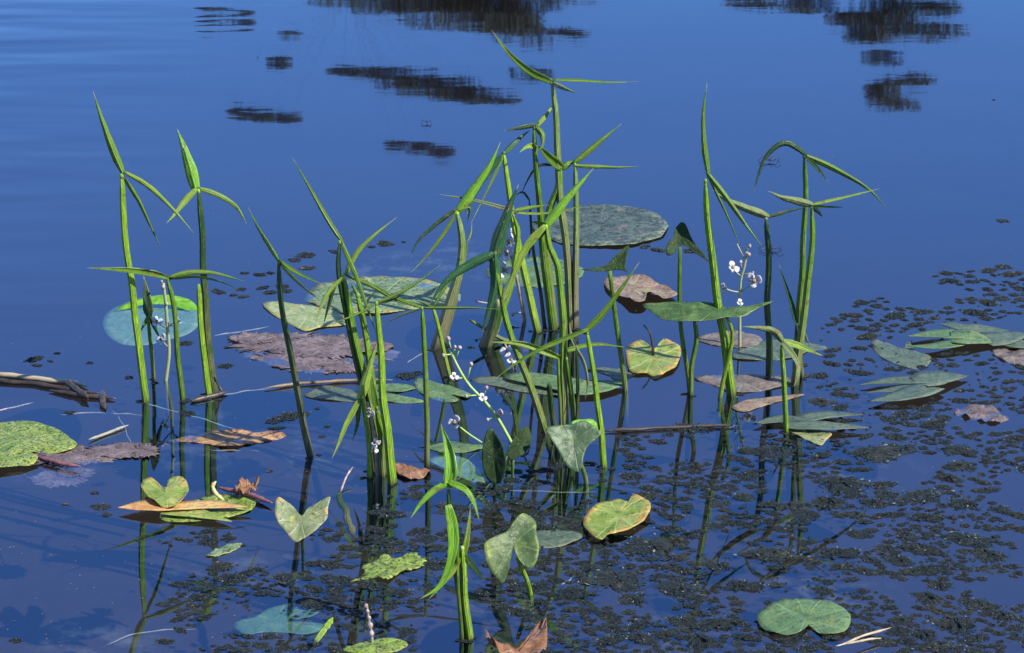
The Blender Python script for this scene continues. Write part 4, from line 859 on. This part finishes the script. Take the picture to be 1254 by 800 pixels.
# water striders
for i, (x, y) in enumerate([(944, 196), (946, 304), (523, 149)]):
    P = ground(x, y, .006); o = MB()
    root = tag(empty('water_strider', P), ['water strider on open water beside the hooked leaf', 'water strider just right of the striped folded leaf stalk', 'tiny dark water strider on open water left of the tallest stalk'][i], 'insect', 'water striders')
    o.add([], []); sc = 1 if i < 2 else .5
    ellipsoid(o, P, (.012 * sc, .0025, .002), 8, 5); o.build('body', M['insect'], root)
    for sgn in (1, -1):
        for dx, ln in ((-.008, .018), (.0, .03), (.006, .026)):
            lg = MB(); a = P + Vector((dx * sc, 0, 0)); tube(lg, catmull([a, a + Vector((dx * 1.5, sgn * ln * .5, .004)) * sc, a + Vector((dx * 3, sgn * ln, -.006)) * sc], 6), .0006, 5)
            lg.build('leg', M['insect'], root)

# ------------------------------------------------------------------ floating waterweed
def weed_proto(seed):
    r = random.Random(seed); mb = MB(); n = 26
    vs = [Vector((0, 0, .10))]; asp = r.uniform(.42, .95)            # low lumpy body, ragged outline
    prof = [max(.4, 1 + .55 * noise.noise(Vector((math.cos(6.283 * i / n) * 1.5, math.sin(6.283 * i / n) * 1.5, seed * 2.3))) + .22 * r.uniform(-1, 1)) for i in range(n)]
    for k, rr in enumerate((.30, .66, 1.0)):
        for i in range(n):
            a = 2 * math.pi * i / n; q = rr * prof[i] if k else rr * .7
            p = Vector((q * math.cos(a), q * math.sin(a) * asp, 0))
            p.z = (.17, .12, -.06)[k] + (.14 if k < 2 else .03) * r.uniform(-1, 1)
            vs.append(p)
    fs = [(0, 1 + i, 1 + (i + 1) % n) for i in range(n)]
    for k in range(2):
        a = 1 + k * n; fs += [(a + i, a + n + i, a + n + (i + 1) % n, a + (i + 1) % n) for i in range(n)]
    mb.add(vs, fs)
    for _ in range(120):                               # little fronds, some pale as painted glints
        i = r.randrange(n); a = 2 * math.pi * (i + r.random()) / n; q = math.sqrt(r.random()) * 1.12 * prof[i]
        c = Vector((q * math.cos(a), q * math.sin(a) * asp, .0 + .15 * max(0, 1 - q / prof[i]) + r.uniform(0, .09)))
        s = r.uniform(.035, .12); d = Vector((r.gauss(0, 1), r.gauss(0, 1), r.gauss(0, .4))).normalized()
        e = d.cross(Vector((r.gauss(0, .35), r.gauss(0, .35), 1))).normalized()
        t = (r.random(), 1.0)
        mb.add([c - d * s, c + e * s * .45, c + d * s + Vector((0, 0, .03)), c - e * s * .45], [(0, 1, 2, 3)], [t] * 4, [t] * 4)
    return mb
protos = [weed_proto(i + 1) for i in range(14)]
pmesh = []
for i, p in enumerate(protos):
    m = p.mesh('waterweed_clump'); m.materials.append(M['weed']); m.polygons.foreach_set('use_smooth', [False] * len(m.polygons)); pmesh.append(m)
def inside(x, y, poly):
    c = False; j = len(poly) - 1
    for i in range(len(poly)):
        if (poly[i][1] > y) != (poly[j][1] > y) and x < (poly[j][0] - poly[i][0]) * (y - poly[i][1]) / (poly[j][1] - poly[i][1]) + poly[i][0]: c = not c
        j = i
    return c
ZONES = [  # polygon, tries, size range (px width), noise threshold, name
    ([(1262, 318), (1130, 335), (1080, 350), (1000, 400), (1000, 520), (1262, 505)], 170, (8, 28), .02, 0),
    ([(760, 530), (1000, 505), (1262, 495), (1262, 640), (760, 640)], 260, (9, 62), -.06, 1),
    ([(740, 640), (1262, 640), (1262, 805), (740, 805)], 320, (10, 76), -.08, 2),
    ([(400, 690), (480, 600), (740, 560), (740, 805), (400, 805)], 250, (9, 44), -.08, 3),
    ([(190, 660), (300, 640), (420, 640), (420, 805), (230, 805)], 130, (7, 34), -.12, 4),
]
MARKS = [(1100, 432, 'the notched floating leaf'), (1165, 412, 'the overlapping floating leaf'), (1120, 477, 'the three lobed arrow leaf'), (1203, 506, 'the pale crumpled dead leaf'), (1240, 436, 'the brown leaf at the right edge'),
    (985, 520, 'the afloat arrow leaf'), (963, 530, 'the short front right stalk'), (910, 468, 'the purplish dead leaf'), (800, 440, 'the cupped pad with the dark stalk'), (820, 524, 'the long dark stick'),
    (985, 756, 'the heart shaped pad'), (757, 635, 'the orange edged pad'), (626, 670, 'the upright olive leaf'), (685, 660, 'the grey green leaf'), (702, 545, 'the shovel shaped leaf'), (739, 572, 'the foot of the slim stalk'),
    (636, 795, 'the autumn leaf'), (570, 783, 'the foot of the foreground stalks'), (472, 695, 'the pale yellow torn leaf'), (370, 638, 'the orange tipped grey leaf'), (338, 761, 'the teal underwater leaf'), (395, 772, 'the cut green stalk'), (273, 673, 'the small dried leaf'), (454, 775, 'the pale bud spike'), (1050, 782, 'the pale split twig'), (460, 580, 'the foot of the middle left clump'),
    (185, 392, 'the teal lily pad'), (220, 488, 'the foot of the left pair'), (95, 480, 'the pale reeds'), (278, 537, 'the striped orange leaf'), (380, 557, 'the foot of the lone dark stalk'), (40, 540, 'the lime speckled pads'), (110, 558, 'the rotting leaf at the left'), (204, 605, 'the folded yellow green pad'), (301, 597, 'the tiny curled brown leaf'), (345, 380, 'the pale pointed leaf'), (470, 360, 'the patchy pad'), (540, 478, 'the rounded green leaf'), (735, 277, 'the large round speckled pad'), (785, 352, 'the pinkish brown pad')]
def weed_label(x, y, s, zi):
    mx, my, nm = min(MARKS, key=lambda q: math.hypot(q[0] - x, (q[1] - y) * 2))
    dx, dy = x - mx, (y - my) * 2.2
    d = math.hypot(dx, dy); far = 'close ' if d < 75 else ('' if d < 170 else 'well ')
    a = math.degrees(math.atan2(dy, dx)) % 360
    if a < 35 or a > 325: w_ = 'right of'
    elif a < 70: w_ = 'nearer and right of'
    elif a < 110: w_ = 'in front of'
    elif a < 145: w_ = 'nearer and left of'
    elif a < 215: w_ = 'left of'
    elif a < 250: w_ = 'behind and left of'
    elif a < 290: w_ = 'behind'
    else: w_ = 'behind and right of'
    sz = 'broad dark' if s > 40 else ('dark' if s > 25 else ('small dark' if s > 14 else 'tiny dark'))
    lab = '%s weed clump %s%s %s' % (sz, far, w_, nm)
    return lab if len(lab.split()) <= 16 else '%s weed clump %s %s' % (sz, w_, nm)
rw = random.Random(11); placed = []
for poly, cnt, (s0, s1), th, zi in ZONES:
    xs = [p[0] for p in poly]; ys = [p[1] for p in poly]; made = 0; tries = 0
    while made < cnt and tries < cnt * 60:
        tries += 1
        x, y = rw.uniform(min(xs), max(xs)), rw.uniform(min(ys), max(ys))
        if not inside(x, y, poly): continue
        G = ground(x, y)
        if noise.noise(Vector((G.x * 6, G.y * 6.5, 2))) + .6 * noise.noise(Vector((G.x * 19, G.y * 19, 5))) < th - (.16 if x > 1040 else 0): continue
        s = s0 + (s1 - s0) * rw.random() ** 2.0
        if any(abs(x - a) < c * .92 + s * .3 and abs(y - b) < d * .92 + s * .1 and ((x - a) / (c + s * .3)) ** 2 + ((y - b) / (d + s * .12)) ** 2 < 1 for a, b, c, d in PADS): continue
        if any(((x - a) / (s + c)) ** 2 + ((y - b) / ((s + c) * .40)) ** 2 < .22 for a, b, c, _ in placed): continue
        placed.append((x, y, s, zi)); made += 1
for bx, by, bw in BASES:
    for q in range(2):
        placed.append((bx + rw.uniform(-1.1, 1.1) * bw, by + rw.uniform(-2, 3), rw.uniform(5, 12), 5))
for (x, y, s) in [(41, 440, 20), (45, 447, 12), (62, 442, 8), (86, 505, 14), (110, 444, 8), (96, 470, 9), (318, 336, 14), (331, 334, 10), (374, 312, 22), (362, 318, 14), (376, 328, 18), (410, 308, 14), (322, 352, 14), (330, 358, 16), (298, 363, 13), (350, 356, 14), (345, 350, 16), (471, 298, 20), (455, 302, 9), (494, 296, 5), (268, 357, 18), (285, 361, 9), (296, 354, 12), (300, 334, 10), (228, 420, 16), (277, 448, 18), (230, 506, 20), (335, 516, 18), (338, 524, 16), (497, 460, 26), (512, 457, 12), (330, 577, 8), (158, 462, 10), (280, 610, 10), (790, 302, 14), (806, 306, 18), (846, 307, 16), (355, 510, 36), (122, 620, 22), (130, 630, 12), (116, 603, 10), (80, 617, 8), (70, 432, 8), (1217, 122, 4), (600, 690, 20), (20, 784, 16), (202, 785, 20), (200, 740, 16), (1228, 270, 14), (388, 500, 6), (400, 522, 7), (394, 534, 8)]:
    placed.append((x, y, s, 5))
placed.sort(key=lambda p: -p[2])
rest = MB()
for i, (x, y, s, zi) in enumerate(placed):
    G = ground(x, y, .001); k = mpp(G); rad = s * k / 2; rz = rw.uniform(-.7, .7) + (math.pi if rw.random() < .5 else 0); hz = min(rad, .034) * rw.uniform(.6, 1.0)
    j = rw.randrange(len(protos))
    if i < 280:
        o = bpy.data.objects.new('waterweed_clump', pmesh[j]); C.objects.link(o)
        o.location = G; o.rotation_euler = (0, 0, rz); o.scale = (rad * 1.1, rad * 1.1, hz)
        tag(o, weed_label(x, y, s, zi), 'waterweed', 'floating clumps of waterweed')
    else:
        ca, sa = math.cos(rz), math.sin(rz)
        rest.add([Vector((G.x + rad * 1.1 * (v.x * ca - v.y * sa), G.y + rad * 1.1 * (v.x * sa + v.y * ca), G.z + v.z * hz)) for v in protos[j].v], protos[j].f, protos[j].uv, protos[j].uv2)
# crumbs of weed between the clumps
for _ in range(2600):
    zi = rw.choice((0, 1, 1, 2, 2, 2, 3, 3, 4)); poly = ZONES[zi][0]; xs = [p[0] for p in poly]; ys = [p[1] for p in poly]
    x, y = rw.uniform(min(xs), max(xs)), rw.uniform(min(ys), max(ys))
    if not inside(x, y, poly): continue
    G = ground(x, y, .001)
    if noise.noise(Vector((G.x * 6, G.y * 6.5, 2))) + .6 * noise.noise(Vector((G.x * 19, G.y * 19, 5))) < -.2: continue
    r_ = rw.uniform(.0015, .006); n = 6; a0 = rw.random() * 6
    vs = [G + Vector((0, 0, r_ * .5))] + [G + Vector((r_ * math.cos(a0 + i * 1.047) * rw.uniform(.7, 1.3), r_ * math.sin(a0 + i * 1.047) * rw.uniform(.6, 1.1), -.001)) for i in range(n)]
    rest.add(vs, [(0, 1 + i, 1 + (i + 1) % n) for i in range(n)])
tag(rest.build('waterweed', M['weed'], smooth=False), 'fine dark crumbs of floating waterweed scattered between the larger clumps', 'waterweed', kind='stuff')
dust = MB()
for _ in range(900):
    x, y = rw.uniform(0, 1254), 800 * rw.random() ** .6
    G = ground(x, y, .0006); r_ = rw.uniform(.0004, .0013); a0 = rw.random() * 6
    dust.add([G + Vector((r_ * math.cos(a0 + i * 1.257), r_ * math.sin(a0 + i * 1.257), 0)) for i in range(5)], [(0, 1, 2, 3, 4)])
tag(dust.build('floating_dust', M['straw'], smooth=False), 'fine pale specks of dust and pollen scattered over the open water', 'dust', kind='stuff')
# pale algae clouds just under the surface
al = MB()
for (x, y, rx, ry) in [(60, 575, 70, 25), (390, 560, 70, 40), (120, 785, 110, 30), (300, 700, 120, 40), (560, 320, 90, 30), (460, 330, 60, 25), (240, 560, 60, 30), (150, 200, 10, 3), (1060, 580, 90, 26), (840, 780, 100, 40), (250, 520, 60, 20), (1000, 720, 110, 40), (620, 740, 100, 30)]:
    sheet(al, ell(x, y, rx, ry, 14), (x, y), z=-.008, wob=.002, thick=.0005, rings=4, n=28)
tag(al.build('submerged_algae', M['algae']), 'pale clouds of algae just under the water surface', 'algae', kind='stuff')
